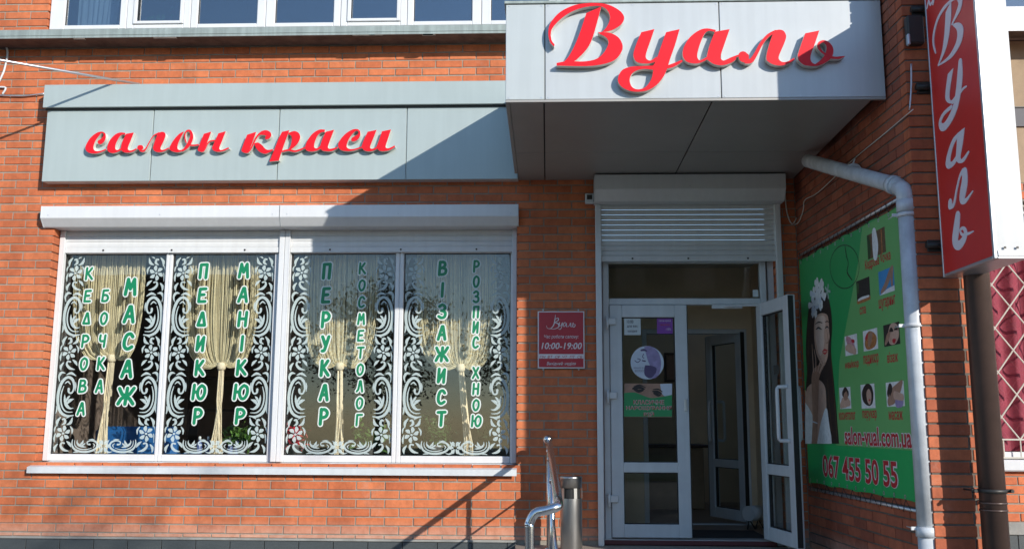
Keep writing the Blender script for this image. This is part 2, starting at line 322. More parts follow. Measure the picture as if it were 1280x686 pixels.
# ================================================================== THE SETTING
CZ, PZ, PX, PU = .0784, .4638, -2.517, .2615              # brick course height and phase read off the wall
FINB, FINF = Vector((2.31, 0, 0)), Vector((2.425, -2.5, 0))     # back and front corner of the projecting wall
FIN = Plane(FINB, FINF-FINB, Vector(((FINF-FINB).y, -(FINF-FINB).x, 0)))
if FIN.N.x > 0: FIN.N = -FIN.N
FINL = (FINF-FINB).length
def veneer(mb, pl, u0, u1, z0, z1, holes=(), pu=PX, pz=PZ, cz=CZ, bw=PU, depth=.1, joint=.011, jit=.0016, stagger=.5):
    k = math.floor((z0-pz)/cz)
    while pz + k*cz < z1:
        a, b = pz + k*cz + joint/2, pz + (k+1)*cz - joint/2; row = k; k += 1
        if b <= z0 + .012 or a >= z1 - .012: continue
        a, b = max(a, z0), min(b, z1)
        cuts = [(h[0], h[1]) for h in holes if a < h[3]-.01 and b > h[2]+.01]
        x = pu + (bw*stagger if row % 2 else 0); x -= math.ceil((x-u0)/bw)*bw
        while x < u1:
            l, r = max(x+joint/2, u0), min(x+bw-joint/2, u1); x += bw
            for c in cuts:                                 # no slivers beside an opening: the next brick takes them in
                if 0 < c[0]-r < .06: r = c[0]
                if c[0]-.055 < l < c[0]: l = c[0]
                if 0 < l-c[1] < .06: l = c[1]
                if c[1] < r < c[1]+.055: r = c[1]
            segs = [(l, r)]
            for c in cuts:
                ns = []
                for s_, e_ in segs:
                    if e_ <= c[0] or s_ >= c[1]: ns.append((s_, e_)); continue
                    if s_ < c[0]: ns.append((s_, c[0]))
                    if e_ > c[1]: ns.append((c[1], e_))
                segs = ns
            for s_, e_ in segs:
                if e_-s_ < .02: continue
                j = rnd.uniform(-jit, jit); t1 = rnd.uniform(-.0018, .0024); t2 = rnd.uniform(-.0024, .0018); w1 = rnd.uniform(-.0015, .0015); w2 = rnd.uniform(-.0015, .0015)
                mb.box(s_, e_, j, depth, a+t1, b+t2, 0, lambda p: pl.at(p.x, p.z, -p.y), bev=.0028)
def slabs(mb, pl, u0, u1, z0, z1, y0, y1, holes=(), m=0):
    zs = sorted({z0, z1, *[min(max(h[2], z0), z1) for h in holes], *[min(max(h[3], z0), z1) for h in holes]})
    for a, b in zip(zs, zs[1:]):
        if b-a < 1e-4: continue
        seg = [(u0, u1)]
        for h in holes:
            if h[2] < b-1e-5 and h[3] > a+1e-5:
                seg = [q for s_, e_ in seg for q in ((s_, min(e_, h[0])), (max(s_, h[1]), e_)) if q[1]-q[0] > 1e-4]
        for s_, e_ in seg: mb.box(s_, e_, y0, y1, a, b, m, lambda p: pl.at(p.x, p.z, -p.y))

mb = MB(); mb.box(-60, 60, -60, 6, -.75, -.68); mb.build('street', 'asphalt', kind='structure')
mb = MB(); mb.box(-30, 30, -7.0, 0, -.675, -.56)
mb.build('pavement', 'paver', kind='structure')
mb = MB(); mb.box(-30, 30, -7.16, -7.002, -.675, -.55); mb.build('kerb', 'conc', kind='structure')
mb = MB(); mb.box(-60, 60, -60, -22, -.678, -.6); mb.build('lawn', mat('grass', (.06, .11, .03), .95, var=.5, scale=2, bump=.8), kind='structure')
# porch, ramp and steps
mb = MB(); mb.box(-.265, 2.9, -1.0, -.002, -.55, -.022); mb.box(-.285, 2.305, -1.02, -.001, -.02, 0)
mb.build('porch', 'tile', kind='structure')
mb = MB(); n = len(mb.v)
for x in (-.05, 1.15):
    for y, z in ((-1.022, -.001), (-5.2, -.545), (-5.2, -.56), (-1.022, -.56)): mb.v.append(Vector((x, y, z)))
for q in ((0, 4, 5, 1), (1, 5, 6, 2), (2, 6, 7, 3), (3, 7, 4, 0), (0, 1, 2, 3), (4, 7, 6, 5)): mb.face([n+i for i in q])
mb.build('ramp', 'conc', kind='structure')
mb = MB()
for k in range(3): mb.box(1.17, 2.30, -1.022-.32*(k+1), -1.022-.32*k, -.56, -.14*(k+1), bev=.008)
mb.build('steps', 'tile', kind='structure')

WIN = (-4.715, -.283, .685, 2.93); DOOR = (.497, 2.105, 0, 3.12); RWIN = (3.92, 7.6, .70, 3.1); BEIGE = (3.6, 9.4, 3.3, 4.69)
UPW = (-4.95, 2.2, 4.9, 6.5)
bld = thing('brick_building', (0, 0, 0), 'orange brick building front with a wide shop window, glass entrance and grey ledge', 'building')
P0 = FRONT(0)
mb = MB()
veneer(mb, P0, -6.6, 2.306, .04, 4.70, [WIN, DOOR], depth=.165)
veneer(mb, P0, -6.6, 2.6, 4.80, 7.4, [UPW])
veneer(mb, P0, 2.86, 9.4, .235, 4.70, [RWIN, BEIGE]); veneer(mb, P0, 2.86, 9.4, 4.80, 7.4, [(4.3, 9.0, 4.9, 6.5)])
mb.build('brick_wall', 'brick', bld)
mb = MB()
G = lambda h, e=.014: (h[0]-e, h[1]+e, h[2]-e, h[3]+e)
slabs(mb, P0, -6.6, 2.62, -.55, 4.70, .007, .26, [G(WIN), G(DOOR)]); slabs(mb, P0, -6.6, 2.62, 4.70, 7.4, .007, .26, [G(UPW)])
slabs(mb, P0, 2.62, 9.4, -.55, 4.70, .007, .26, [G(RWIN), G(BEIGE)]); slabs(mb, P0, 2.62, 9.4, 4.70, 7.4, .007, .26, [(4.3, 9.0, 4.9, 6.5)])
mb.build('mortar_backing', 'mortar', bld)
# projecting side wall (fin)
mb = MB()
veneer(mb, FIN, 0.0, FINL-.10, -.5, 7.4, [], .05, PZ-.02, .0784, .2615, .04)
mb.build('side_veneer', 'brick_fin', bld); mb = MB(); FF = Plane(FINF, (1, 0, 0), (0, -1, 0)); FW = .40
for k in range(-13, 92):                                  # toothed pier front: long and short bricks by turns
    a = PZ-.02 + k*CZ + .006; b = a + CZ - .012
    cut = .262 if k % 2 else .245
    for l, r, dpt in ((-.002, cut, 0), (cut+.012, FW, .004)):
        j = rnd.uniform(-.003, .003) + dpt
        mb.box(l, r, j, .1, a, b, 0, lambda p: FF.at(p.x, p.z, -p.y), bev=.003)
for k in range(-13, 92):
    a = PZ-.02 + k*CZ + .006; b = a + CZ - .012
    for y in range(10): mb.box(2.425+FW-.05, 2.425+FW, -2.40+y*.24+.006, -2.40+y*.24+.232, a, b, bev=.003)
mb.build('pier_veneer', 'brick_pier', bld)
mb = MB(); n = len(mb.v)
for z in (-.55, 7.4):
    for x, y in ((2.318, .006), (2.432, -2.492), (2.425+FW-.01, -2.492), (2.425+FW-.01, .006)): mb.v.append(Vector((x, y, z)))
for q in ((0, 1, 5, 4), (1, 2, 6, 5), (2, 3, 7, 6), (3, 0, 4, 7), (4, 5, 6, 7), (3, 2, 1, 0)): mb.face(list(q))
mb.build('projecting_wall_core', 'mortar_dark', bld)
# plinth
mb = MB(); x = -6.6
while x < -.3:
    mb.box(x+.002, min(x+.308, -.275), -.022, .004, -.26, .012, bev=.002); mb.box(x+.002, min(x+.308, -.275), -.022, .004, -.55, -.264, bev=.002); x += .312
mb.build('granite_plinth', 'granite', bld)
mb = MB(); mb.box(-6.6, -.275, -.018, .006, .016, .036, bev=.004); mb.box(2.86, 9.4, -.03, .006, .12, .228, bev=.006); mb.build('plinth_coping', 'conc', bld)
mb = MB(); x = 2.86
while x < 9.3: mb.box(x+.002, x+.308, -.022, .004, -.55, .116, bev=.002); x += .312
mb.build('granite_plinth', 'granite', bld)
# ledge between the storeys
def ledge(x0, x1):
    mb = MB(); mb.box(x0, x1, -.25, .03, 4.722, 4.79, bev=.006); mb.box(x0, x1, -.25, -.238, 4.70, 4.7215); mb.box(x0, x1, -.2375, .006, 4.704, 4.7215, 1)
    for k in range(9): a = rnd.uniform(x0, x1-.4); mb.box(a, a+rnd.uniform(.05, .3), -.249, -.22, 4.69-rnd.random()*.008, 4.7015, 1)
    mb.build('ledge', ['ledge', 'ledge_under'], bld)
ledge(-6.6, 2.30); ledge(2.9, 9.4)

# rooms behind the glass
def room(name, x0, x1, y0, y1, z0, z1, wall, floor, ceil='ceil', back=None):
    mb = MB(); e = .06
    mb.box(x0-e, x0, y0, y1+e, z0, z1, 0); mb.box(x1, x1+e, y0, y1+e, z0, z1, 0); mb.box(x0, x1, y1, y1+e, z0, z1, 0)
    mb.box(x0-e, x1+e, y0, y1+e, z0-e, z0, 1); mb.box(x0-e, x1+e, y0, y1+e, z1, z1+e, 2)
    mb.build(name, [wall, floor, ceil], bld)
room('salon_room', -5.2, -.05, .262, 4.2, -.02, 2.98, 'roomdark', 'roomfloor')
room('upper_room', -5.2, 2.5, .262, 2.6, 4.72, 7.0, 'roomdark', 'wood')
room('side_shop_room', 3.4, 8.2, .262, 3.2, .0, 3.25, 'roomdark', 'roomfloor')
room('upper_side_room', 4.2, 9.2, .262, 2.6, 4.72, 7.0, 'roomdark', 'wood')
# beige storefront panel over the side window
mb = MB(); mb.box(3.6, 9.4, .05, .15, 3.3, 4.69, 0); mb.box(3.6, 9.4, .03, .049, 3.84, 4.02, 1); mb.box(3.6, 9.4, .02, .0485, 4.02, 4.03, 2)
mb.build('upper_panel', ['stucco', 'greypanel', 'dark'], bld)
mb = MB(); mb.box(3.2, 9.4, -.26, -.252, 4.66, 4.90, bev=.002); mb.build('ledge_facing', 'white_old', bld)

# ------------------------------------------------------------------ windows
def frame_ring(mb, x0, x1, z0, z1, wl, wr, wb, wt, y0, y1, bev=.006, m=0):
    mb.box(x0, x0+wl, y0, y1, z0, z1, m, bev=bev); mb.box(x1-wr, x1, y0, y1, z0, z1, m, bev=bev)
    mb.box(x0+wl, x1-wr, y0+.001, y1-.001, z0, z0+wb, m, bev=bev); mb.box(x0+wl, x1-wr, y0+.001, y1-.001, z1-wt, z1, m, bev=bev)
def sash(x0, x1, z0, z1, wl, wr, wb, wt, y, name, pane='glass', gmat='glass', gasket=True):
    """one glazed sash: frame mesh and its pane"""
    mb = MB(); frame_ring(mb, x0, x1, z0, z1, wl, wr, wb, wt, y, y+.07)
    fr = mb.build(name, 'white', bld)
    gx0, gx1, gz0, gz1 = x0+wl, x1-wr, z0+wb, z1-wt
    mb = MB()
    if gasket: frame_ring(mb, gx0, gx1, gz0, gz1, .006, .006, .006, .006, y+.022, y+.05, .0015); mb.build('gasket', 'black', fr)
    mb = MB(); mb.box(gx0+.001, gx1-.001, y+.034, y+.038, gz0+.001, gz1-.001); mb.build('pane', gmat, fr)
    return fr
ux_ = [(-4.948, -4.80, -4.237, -4.17), (-4.17, -4.10, -3.594, -3.526), (-3.526, -3.458, -2.86, -2.775), (-2.775, -2.685, -2.098, -2.03), (-2.03, -1.963, -1.435, -1.372), (-1.372, -1.309, -.73, -.64), (-.64, -.55, .02, .09), (.09, .16, .74, .81), (.81, .88, 1.46, 1.53), (1.53, 1.6, 2.1, 2.2)]
for i, (a, b, c, d) in enumerate(ux_):
    fr = sash(a+.002, d-.002, 4.905, 6.49, b-a, d-c, .045, .07, .02, 'upper_window', gmat='glass_blue')
    if i in (1, 4): mb = MB(); frame_ring(mb, b+.002, c-.002, 4.952, 6.42, .035, .035, .03, .035, .006, .03, .004); mb.build('opening_sash', 'white', fr)
for a in (4.3, 5.9, 7.5): sash(a, a+1.5, 4.905, 6.49, .07, .07, .05, .07, .02, 'upper_window', gmat='glass_blue')
# shop window: four panes in two units
PANES = [(-4.674, -3.676), (-3.612, -2.616), (-2.459, -1.448), (-1.367, -.347)]; GZ0, GZ1 = .765, 2.668
YG = .195                                                  # glass
ED = [(-4.712, -3.644), (-3.644, -2.518), (-2.510, -1.4075), (-1.4075, -.29)]
sashes = []
for i, (a, b) in enumerate(PANES):
    e0, e1 = ED[i]
    sashes.append(sash(e0+.0008, e1-.0008, .70, 2.92, a-e0, e1-b, .065, .05 + (2.87-GZ1), .16, 'shop_window'))
mb = MB(); mb.box(-4.85, -.275, .255, .36, .68, .745, bev=.01); mb.build('inner_sill', 'sill_in', bld)
mb = MB(); n = len(mb.v)                                    # outer metal sill
for x in (-4.755, -.278):
    for y, z in ((.158, .70), (-.058, .655), (-.062, .652), (-.062, .60), (-.055, .60), (-.055, .645), (.158, .685)): mb.v.append(Vector((x, y, z)))
for i in range(7): j = (i+1) % 7; mb.face([n+i, n+j, n+7+j, n+7+i])
mb.face([n+i for i in range(7)][::-1]); mb.face([n+7+i for i in range(7)])
sill = mb.build('window_sill', 'white_old', bld)

# --- lettering on the glass
GL = {}
for ch, t in {
 'К': '.18,1 .10,0|.84,1 .55,.72 .22,.47|.30,.55 .62,.28 .92,.02', 'Е': '.85,.98 .2,.96 .13,.5 .08,.03 .82,.05|.14,.52 .68,.55', 'Д': '.1,.08 .52,.98 .62,.98 .88,.08 .1,.08',
 'Р': '.2,1 .12,0|.2,.96 ~.62,.98 ~.9,.76 ~.7,.5 .16,.42', 'О': '.52,.98 ~.2,.78 ~.1,.38 ~.3,.03 ~.62,.05 ~.88,.38 ~.86,.8 ~.52,.98',
 'В': '.2,1 .1,0|.2,.97 ~.66,.98 ~.8,.76 ~.55,.55 .16,.53|.5,.55 ~.88,.42 ~.84,.14 ~.5,.03 .1,.03', 'А': '.04,0 .5,.98 .62,.98 .86,0|.26,.34 .78,.36',
 'Б': '.85,.98 .22,.96 .1,.03|.17,.52 ~.62,.56 ~.88,.36 ~.76,.1 ~.45,.02 .1,.03', 'Ч': '.2,1 ~.14,.66 ~.3,.48 .78,.52|.86,1 .74,0', 'М': '.04,0 .24,.98 .48,.36 .82,.98 .92,0',
 'С': '.88,.8 ~.66,.98 ~.34,.9 ~.14,.55 ~.16,.18 ~.46,.02 ~.84,.16', 'Ж': '.56,1 .46,0|.06,.98 .24,.62 .46,.52|.98,1 .72,.62 .52,.54|.46,.5 .2,.34 .02,.02|.52,.5 .76,.3 .96,.02',
 'П': '.12,0 .2,.97 .9,.99 .80,0', 'И': '.2,1 .1,.03 .84,.96 .74,0', 'Ю': '.14,1 .06,0|.1,.5 .4,.5|.72,.97 ~.48,.74 ~.42,.34 ~.56,.04 ~.78,.06 ~.96,.4 ~.94,.8 ~.72,.97',
 'Н': '.2,1 .1,0|.9,1 .80,0|.15,.52 .84,.52', 'І': '.55,1 .45,0', 'У': '.16,1 .52,.42|.9,1 ~.6,.4 ~.4,.06 .16,.02', 'Т': '.1,.96 .95,.98|.55,.96 .46,0', 'Л': '.06,.02 .28,.2 .5,.98 .62,.98 .86,0',
 'Х': '.14,1 .9,0|.9,1 .06,0', 'З': '.16,.86 ~.5,1 ~.82,.84 ~.7,.58 .4,.53|.5,.54 ~.86,.4 ~.8,.1 ~.42,.0 ~.08,.12', 'Г': '.12,0 .2,.96 .9,.97'}.items():
    lines = []
    for ln in t.split('|'):
        P = [(float(q.strip('~').split(',')[0]), float(q.strip('~').split(',')[1])) for q in ln.split()]
        lines.append(smooth(P, 5) if '~' in ln else P)
    GL[ch] = lines
PG = FRONT(YG-.003)                                       # film on the outer face of the glass
def glyph(mb, ch, u, v, w, h, r, n0, m, off=0.0):
    k = 0
    for ln in GL[ch]:
        pts = [(u + (x-.5)*w, v + (y-.5)*h, r + off) for x, y in ln]
        if len(pts) > 2 and len(pts) < 6:                  # angular letters: one straight brush mark per limb
            for a, b in zip(pts, pts[1:]): mb.stroke([a, b], PG, n0 + k*.00008, None, m, cap=4); k += 1
        else: mb.stroke(pts, PG, n0 + k*.00008, None, m, cap=4); k += 1
COLS = [(0, 'КЕДРОВА', (111.7, 342), (101.8, 510.5), 12.5, 17.5), (0, 'БОЧКА', (131.9, 369.5), (124.6, 482.4), 12, 17.5), (0, 'МАСАЖ', (163.6, 358.3), (157.7, 494.8), 18, 24),
 (1, 'ПЕДИКЮР', (254.6, 338.8), (247.3, 519.8), 14.5, 21), (1, 'МАНІКЮР', (305, 338), (300.3, 519.8), 16, 21), (2, 'ПЕРУКАР', (408.5, 338.8), (404.8, 520.5), 14, 22), (2, 'КОСМЕТОЛОГ', (453, 335.4), (449.1, 524.4), 11, 16),
 (3, 'ВІЗАЖИСТ', (553.3, 335.4), (551.7, 522.8), 13.5, 20), (3, 'РОЗПИС', (595.5, 332.8), (594.7, 427.8), 10, 16.5), (3, 'ХНОЮ', (594.7, 465.8), (595.3, 525.8), 10.5, 15.5)]
PXM = 1/137.5
for pi, word, a, b, w_, h_ in COLS:
    m1, m2 = MB(), MB(); n = len(word)
    for i, ch in enumerate(word):
        t = i/(n-1); u, v = PG.uv(a[0]+(b[0]-a[0])*t, a[1]+(b[1]-a[1])*t)
        W = w_*PXM*(1.45 if ch in 'ЖЮ' else .8 if ch == 'І' else 1) * .8; H = h_*PXM*.86; r = h_*PXM*.088*(1.12 if w_ > 13 else 1)
        glyph(m1, ch, u, v, W, H, r, .0002, 0, .0115); glyph(m2, ch, u, v, W, H, r, .0022, 0)
    o = m1.build('white_outline', 'outline', sashes[pi]); m2.build('lettering', 'green', sashes[pi])
# --- lace scroll border film
def lace_unit(kind):
    S_ = []
    if kind == 0:                                          # long scroll with an inner leaf; local box 1 wide, 2.2 long
        S_.append([(.98, .0, .03), (.62, -.03, .07), (.28, .16, .085), (.09, .60, .085), (.08, 1.15, .09), (.24, 1.65, .09), (.54, 1.88, .085), (.82, 1.72, .08), (.91, 1.36, .06), (.80, 1.10, .05), (.64, 1.14, .06), (.62, 1.30, .075)])
        S_.append([(.92, .16, .02), (.60, .17, .04), (.37, .36, .045), (.25, .70, .045), (.25, 1.10, .04), (.35, 1.44, .02)])
        S_.append([(.95, .36, .015), (.76, .34, .06), (.56, .50, .10), (.45, .80, .07), (.43, 1.02, .01)])
        S_.append([(.60, .56, .03), (.72, .72, .10), (.93, .80, .02)]); S_.append([(.52, .66, .03), (.62, .86, .07), (.72, .96, .015)])
        S_.append([(.10, 1.66, .02), (.04, 1.90, .06), (.16, 2.10, .08), (.36, 2.08, .02)]); S_.append([(.45, 2.0, .02), (.70, 2.08, .08), (.96, 1.94, .02)])
        S_.append([(.97, 1.62, .02), (1.0, 1.44, .04), (.985, 1.2, .015)]); S_.append([(.02, .10, .02), (.06, .28, .05), (.02, .46, .015)]); S_.append([(.40, 1.56, .02), (.55, 1.66, .05), (.70, 1.52, .02)])
    else:                                                  # flower among leaves and small curls; 1 wide, 1.8 long
        for k in range(6):
            a = k*math.pi/3 + .3; S_.append([(.5+.14*math.cos(a), .92+.14*math.sin(a), .05), (.5+.25*math.cos(a), .92+.25*math.sin(a), .12), (.5+.33*math.cos(a+.1), .92+.33*math.sin(a+.1), .08)])
        S_.append([(.49, .92, .07), (.51, .92, .07)])
        S_.append([(.86, .06, .02), (.60, .12, .08), (.42, .30, .07), (.46, .46, .05), (.60, .44, .05)]); S_.append([(.12, .02, .02), (.10, .22, .085), (.24, .40, .03)]); S_.append([(.98, .26, .02), (.88, .42, .085), (.72, .54, .02)])
        S_.append([(.06, .50, .02), (.04, .70, .06), (.10, .92, .02)]); S_.append([(.14, 1.26, .02), (.14, 1.50, .09), (.30, 1.70, .03)]); S_.append([(.40, 1.34, .02), (.56, 1.44, .08), (.52, 1.62, .06), (.42, 1.60, .05)]); S_.append([(.66, 1.34, .02), (.86, 1.44, .09), (.94, 1.70, .02)])
        S_.append([(.98, .90, .02), (.98, 1.10, .06), (.86, 1.26, .02)]); S_.append([(.02, 1.0, .02), (.03, 1.16, .05), (.10, 1.28, .02)]); S_.append([(.62, 1.66, .02), (.74, 1.74, .05), (.86, 1.78, .01)])
    return [smooth(s_, 3) for s_ in S_]
LU = [lace_unit(0), lace_unit(1)]; LLEN = [2.2, 1.8]
for i, (a, b) in enumerate(PANES):
    mb = MB(); W = .178; k = 0
    def run(origin, du, dv, length, wid, start, mirror):
        global k
        t = 0; kind = start
        tot = []; 
        while t < length - .2: tot.append(kind); t += LLEN[kind]*wid; kind = 1-kind
        f = length/t; t = 0
        for q in tot:
            for s_ in LU[q]:
                pts = []
                for x, y, r in s_:
                    xx = (1-x) if mirror else x; yy = t + y*wid*f
                    pts.append((origin[0] + du[0]*xx*wid + dv[0]*yy, origin[1] + du[1]*xx*wid + dv[1]*yy, r*wid*.86))
                mb.stroke(pts, PG, .0002 + (k % 40)*.00003, None, 0, cap=3); k += 1
            t += LLEN[q]*wid*f
    L_ = GZ1 - GZ0 - .03
    run((a+.012, GZ0+.015), (1, 0), (0, 1), L_, W, 1, False); run((b-.012, GZ0+.015), (-1, 0), (0, 1), L_, W, 1, False)
    mid = (a+b)/2; half = (b-a)/2 - W - .03
    run((a+W+.02, GZ0+.012), (0, 1), (1, 0), half*.98, .125, 0, False); run((b-W-.02, GZ0+.012), (0, 1), (-1, 0), half*.98, .125, 0, False)
    for q in range(6):
        an = q*math.pi/3; mb.stroke([(mid+.022*math.cos(an), GZ0+.075+.022*math.sin(an), .008), (mid+.045*math.cos(an), GZ0+.075+.045*math.sin(an), .017)], PG, .0016, None, 0, cap=3)
    mb.build('lace_border', 'lace', sashes[i])

# ------------------------------------------------------------------ entrance: frame, leaves, transom
YD = .06
mb = MB()
mb.box(.515, .572, YD, YD+.08, .02, 2.60, bev=.005); mb.box(1.975, 2.03, YD, YD+.08, .02, 2.60, bev=.005); mb.box(.572, 1.975, YD+.001, YD+.079, 2.158, 2.218, bev=.005); mb.box(.572, 1.975, YD+.001, YD+.079, 2.55, 2.61, bev=.005)
mb.box(2.05, 2.1045, .085, .15, 0, 3.1); mb.box(.4975, .514, .085, .15, 0, 3.1)
df = mb.build('door_frame', 'white_old', bld)
mb = MB(); mb.box(.574, 1.973, YD+.036, YD+.042, 2.22, 2.548); mb.build('pane', 'glass_door', df)
mb = MB(); mb.box(1.91, 1.96, YD+.028, YD+.034, 2.235, 2.30); mb.build('sticker', 'paper', df)
mb = MB(); mb.box(.50, 2.03, .015, .20, .001, .042, bev=.006); mb.build('threshold', 'maroon', df)
mb = MB(); mb.box(.51, 2.025, .03, .18, .0425, .050); mb.build('threshold_strip', 'trim', df)
def leaf(name, tr, w_, mats='white_old', handle=True):
    """glazed door leaf, local: x 0..w from the hinge, y 0 front, z"""
    T = lambda p: tr @ p
    mb = MB(); z0, z1, st = .062, 2.155, .112
    for x0, x1, a, b in ((0, st, z0, z1), (w_-st, w_, z0, z1), (st, w_-st, z0, .178), (st, w_-st, .632, .722), (st, w_-st, 2.04, z1)):
        e = 0 if x1-x0 < .2 else .001
        mb.box(x0, x1, 0+e, .068-e, a, b, 0, T, bev=.005)
    mb.box(-.004, w_+.010, .0685, .078, z0+.004, z1-.004, 0, T) if False else None
    d = mb.build(name, mats, bld)
    mb = MB(); mb.box(w_+.0005, w_+.008, .02, .066, z0+.01, z1-.01, 0, T); mb.box(-.006, -.0005, .02, .066, z0+.01, z1-.01, 0, T)
    for a, b in ((.178, .632), (.722, 2.04)):
        for q in ((st, st+.008, a, b), (w_-st-.008, w_-st, a, b), (st+.008, w_-st-.008, a, a+.008), (st+.008, w_-st-.008, b-.008, b)): mb.box(q[0], q[1], .018, .05, q[2], q[3], 0, T)
    mb.build('gasket', 'black', d)
    for a, b in ((.187, .623), (.731, 2.031)):
        mb = MB(); mb.box(st+.008, w_-st-.008, .03, .036, a, b, 0, T); mb.build('pane', 'glass_door', d)
    if handle:
        for s_ in (-1, 1):
            y = 0 if s_ < 0 else .068; x = w_-st*.5
            P = [(x, y, .93), (x, y+s_*.05, .93), (x-.0, y+s_*.062, .945), (x, y+s_*.064, .98), (x, y+s_*.064, 1.33), (x, y+s_*.062, 1.365), (x, y+s_*.05, 1.38), (x, y, 1.38)]
            P = [(p[0]-(.085 if abs(p[1]-y) > .03 else (.07 if abs(p[1]-y) > .0 else 0)), p[1], p[2]) for p in P]
            mb = MB(); mb.tube([tr @ Vector(p) for p in P], .016, 10); mb.build('handle', 'white', d)
        mb = MB(); mb.lathe((0, 0, 0), [(.012, 0), (.014, .01), (.010, .016)], 12); 
        for i_, v in enumerate(mb.v): mb.v[i_] = tr @ Vector((w_-.04+v.x, -v.z, 1.06+v.y))
        mb.build('lock_cylinder', 'steel_br', d)
    return d
Ld = leaf('door_leaf', Matrix.Translation((.576, YD-.012, 0)), .712, handle=False); Ld['label'] = 'closed left door leaf with posters on its glass'
for z in (.40, 1.32, 2.0): mb = MB(); mb.box(.535, .635, YD-.042, YD-.0125, z-.032, z+.032, bev=.006); mb.tube([(.552, YD-.05, z-.075), (.552, YD-.05, z+.05)], .013, 10); mb.build('hinge', 'white', Ld)
mb = MB(); mb.box(1.243, 1.268, YD-.03, YD-.0125, 1.18, 1.29, bev=.005); mb.build('latch_plate', 'ret', Ld)
# posters on the left leaf
PD = FRONT(YD-.012+.028)
def duv(px, py): return PD.uv(px, py)
def rect_px(mb, pl, p, q, n0, m=0):
    (a, b), (c, d) = pl.uv(*p), pl.uv(*q); mb.prism([[(a, d), (c, d), (c, b), (a, b)]], pl, n0, None, m); return (a+c)/2, (b+d)/2, c-a, b-d
mb = MB(); u, v, w_, h_ = rect_px(mb, PD, (780, 397.5), (801, 418.5), .001); type_text(mb, '10:00', PD, u-.02, v+.045, .06, .03, 1, .0016, bold=.02); type_text(mb, 'для вас', PD, u, v, .10, .022, 1, .0016, bold=.02); type_text(mb, 'щодня', PD, u, v-.045, .085, .02, 1, .0016, bold=.02); mb.build('white_notice', ['paper', 'greypanel'], Ld)
mb = MB(); u, v, w_, h_ = rect_px(mb, PD, (821, 397.5), (841, 417), .001); type_text(mb, 'салон краси', PD, u, v+.045, .11, .018, 1, .0016); type_text(mb, 'знижки', PD, u, v+.01, .09, .018, 2, .0016); type_text(mb, '-10%', PD, u+.03, v-.03, .05, .02, 1, .0016); mb.build('purple_notice', ['purple', 'pale', 'btext'], Ld)
cu, cv = duv(809, 453); R_ = 21*PXM
mb = MB(); mb.prism([[(cu+R_*math.cos(t*math.pi/24), cv+R_*math.sin(t*math.pi/24)) for t in range(48)]], PD, .001, None, 0)
fx = lambda x, y: duv(755+x/4.283, 370+y/4.288)
mb.prism([outline('c215,272 250,268 290,300 305,350 300,400 285,430 265,440 c250,438 255,400 235,345 225,310', fx)], PD, .0016, None, 1)
mb.prism([outline('c220,370 250,372 280,385 c278,410 250,440 220,425 215,395', fx)], PD, .0022, None, 2)
for q in ('200,290,5 215,288,6 228,294,3', '205,345,3 220,348,4', '165,345,2 180,355,2 195,340,2 180,335,2', '212,310,2 206,325,2 214,332,2'):
    mb.stroke(smooth([(*fx(*[float(z) for z in t.split(',')[:2]]), float(t.split(',')[2])*PXM/4.3) for t in q.split()], 3), PD, .0024, None, 2)
type_text(mb, 'ДОМАШНІЙ ДОГЛЯД', PD, *fx(195, 384), .13, .02, 2, .0026); type_text(mb, 'ВОЛОСС', PD, *fx(192, 400), .09, .02, 2, .0026)
mb.build('round_poster', ['ice', 'lilac', 'lilac_dark'], Ld)
mb = MB(); u, v, w_, h_ = rect_px(mb, PD, (780.5, 479), (840, 521), .001, 0)
mb.prism([outline('c107,519 160,515 200,528 250,545 300,540 c364,528 c364,645 c107,645', fx)], PD, .0014, None, 1)
mb.prism([outline('c300,470 c364,468 c364,528 330,536 310,520', fx)], PD, .0013, None, 3)
for q in ('155,495,5 185,488,9 215,497,4|165,500,6 185,508,9 208,504,5|160,485,2 190,476,4 222,490,2|262,510,4 285,512,8 308,522,3|268,520,5 290,530,8 302,528,4|262,500,2 290,498,4 312,512,2'.split('|')):
    mb.stroke(smooth([(*fx(*[float(z) for z in t.split(',')[:2]]), float(t.split(',')[2])*PXM/4.3) for t in q.split()], 3), PD, .002, None, 4)
for tx, yy, ww in (('КЛАСИЧНЕ', 568, 165), ('НАРОЩУВАННЯ', 600, 245), ('ВІЙ', 630, 55)):
    type_text(mb, tx, PD, *fx(240, yy), ww*PXM/4.28, .043, 6, .0022, bold=.035); type_text(mb, tx, PD, *fx(240, yy), ww*PXM/4.28, .038, 5, .0028, bold=.004)
mb.build('eyelash_poster', ['skin2', 'postgreen', 'skin', 'ice', 'bdark', 'bred', 'pale'], Ld)
# open right leaf: hinged on the right, swung out towards the viewer
hx, hy, ex, ey = 1.985, .045, 2.10, -.66
ang = math.atan2(ey-hy, ex-hx)
Tm = Matrix.Translation((hx, hy, 0)) @ Matrix.Rotation(ang, 4, 'Z') @ Matrix.Scale(-1, 4, (0, 1, 0))
Rd = leaf('door_leaf', Tm @ Matrix.Translation((0, -.0, 0)), .712); Rd['label'] = 'open right door leaf swung out beside the green banner'
for o in [Rd]+list(Rd.children): o.data.flip_normals()
mb = MB(); RP = lambda p: Tm @ Vector(p)
c = [RP((.26, .026, 1.50)), RP((.38, .026, 1.50)), RP((.38, .026, 1.58)), RP((.26, .026, 1.58))]; mb.v += c; mb.face([0, 1, 2, 3]); mb.build('open_hours_sticker', 'greypanel', Rd)
mb = MB(); mb.tube([(1.55, .10, 2.135), (1.72, -.02, 2.14), (1.98, -.02, 2.14), RP((.2, -.02, 2.13))], .008, 8); mb.box(1.52, 1.80, .04, .058, 2.12, 2.155); mb.build('door_closer', 'white_old', df)
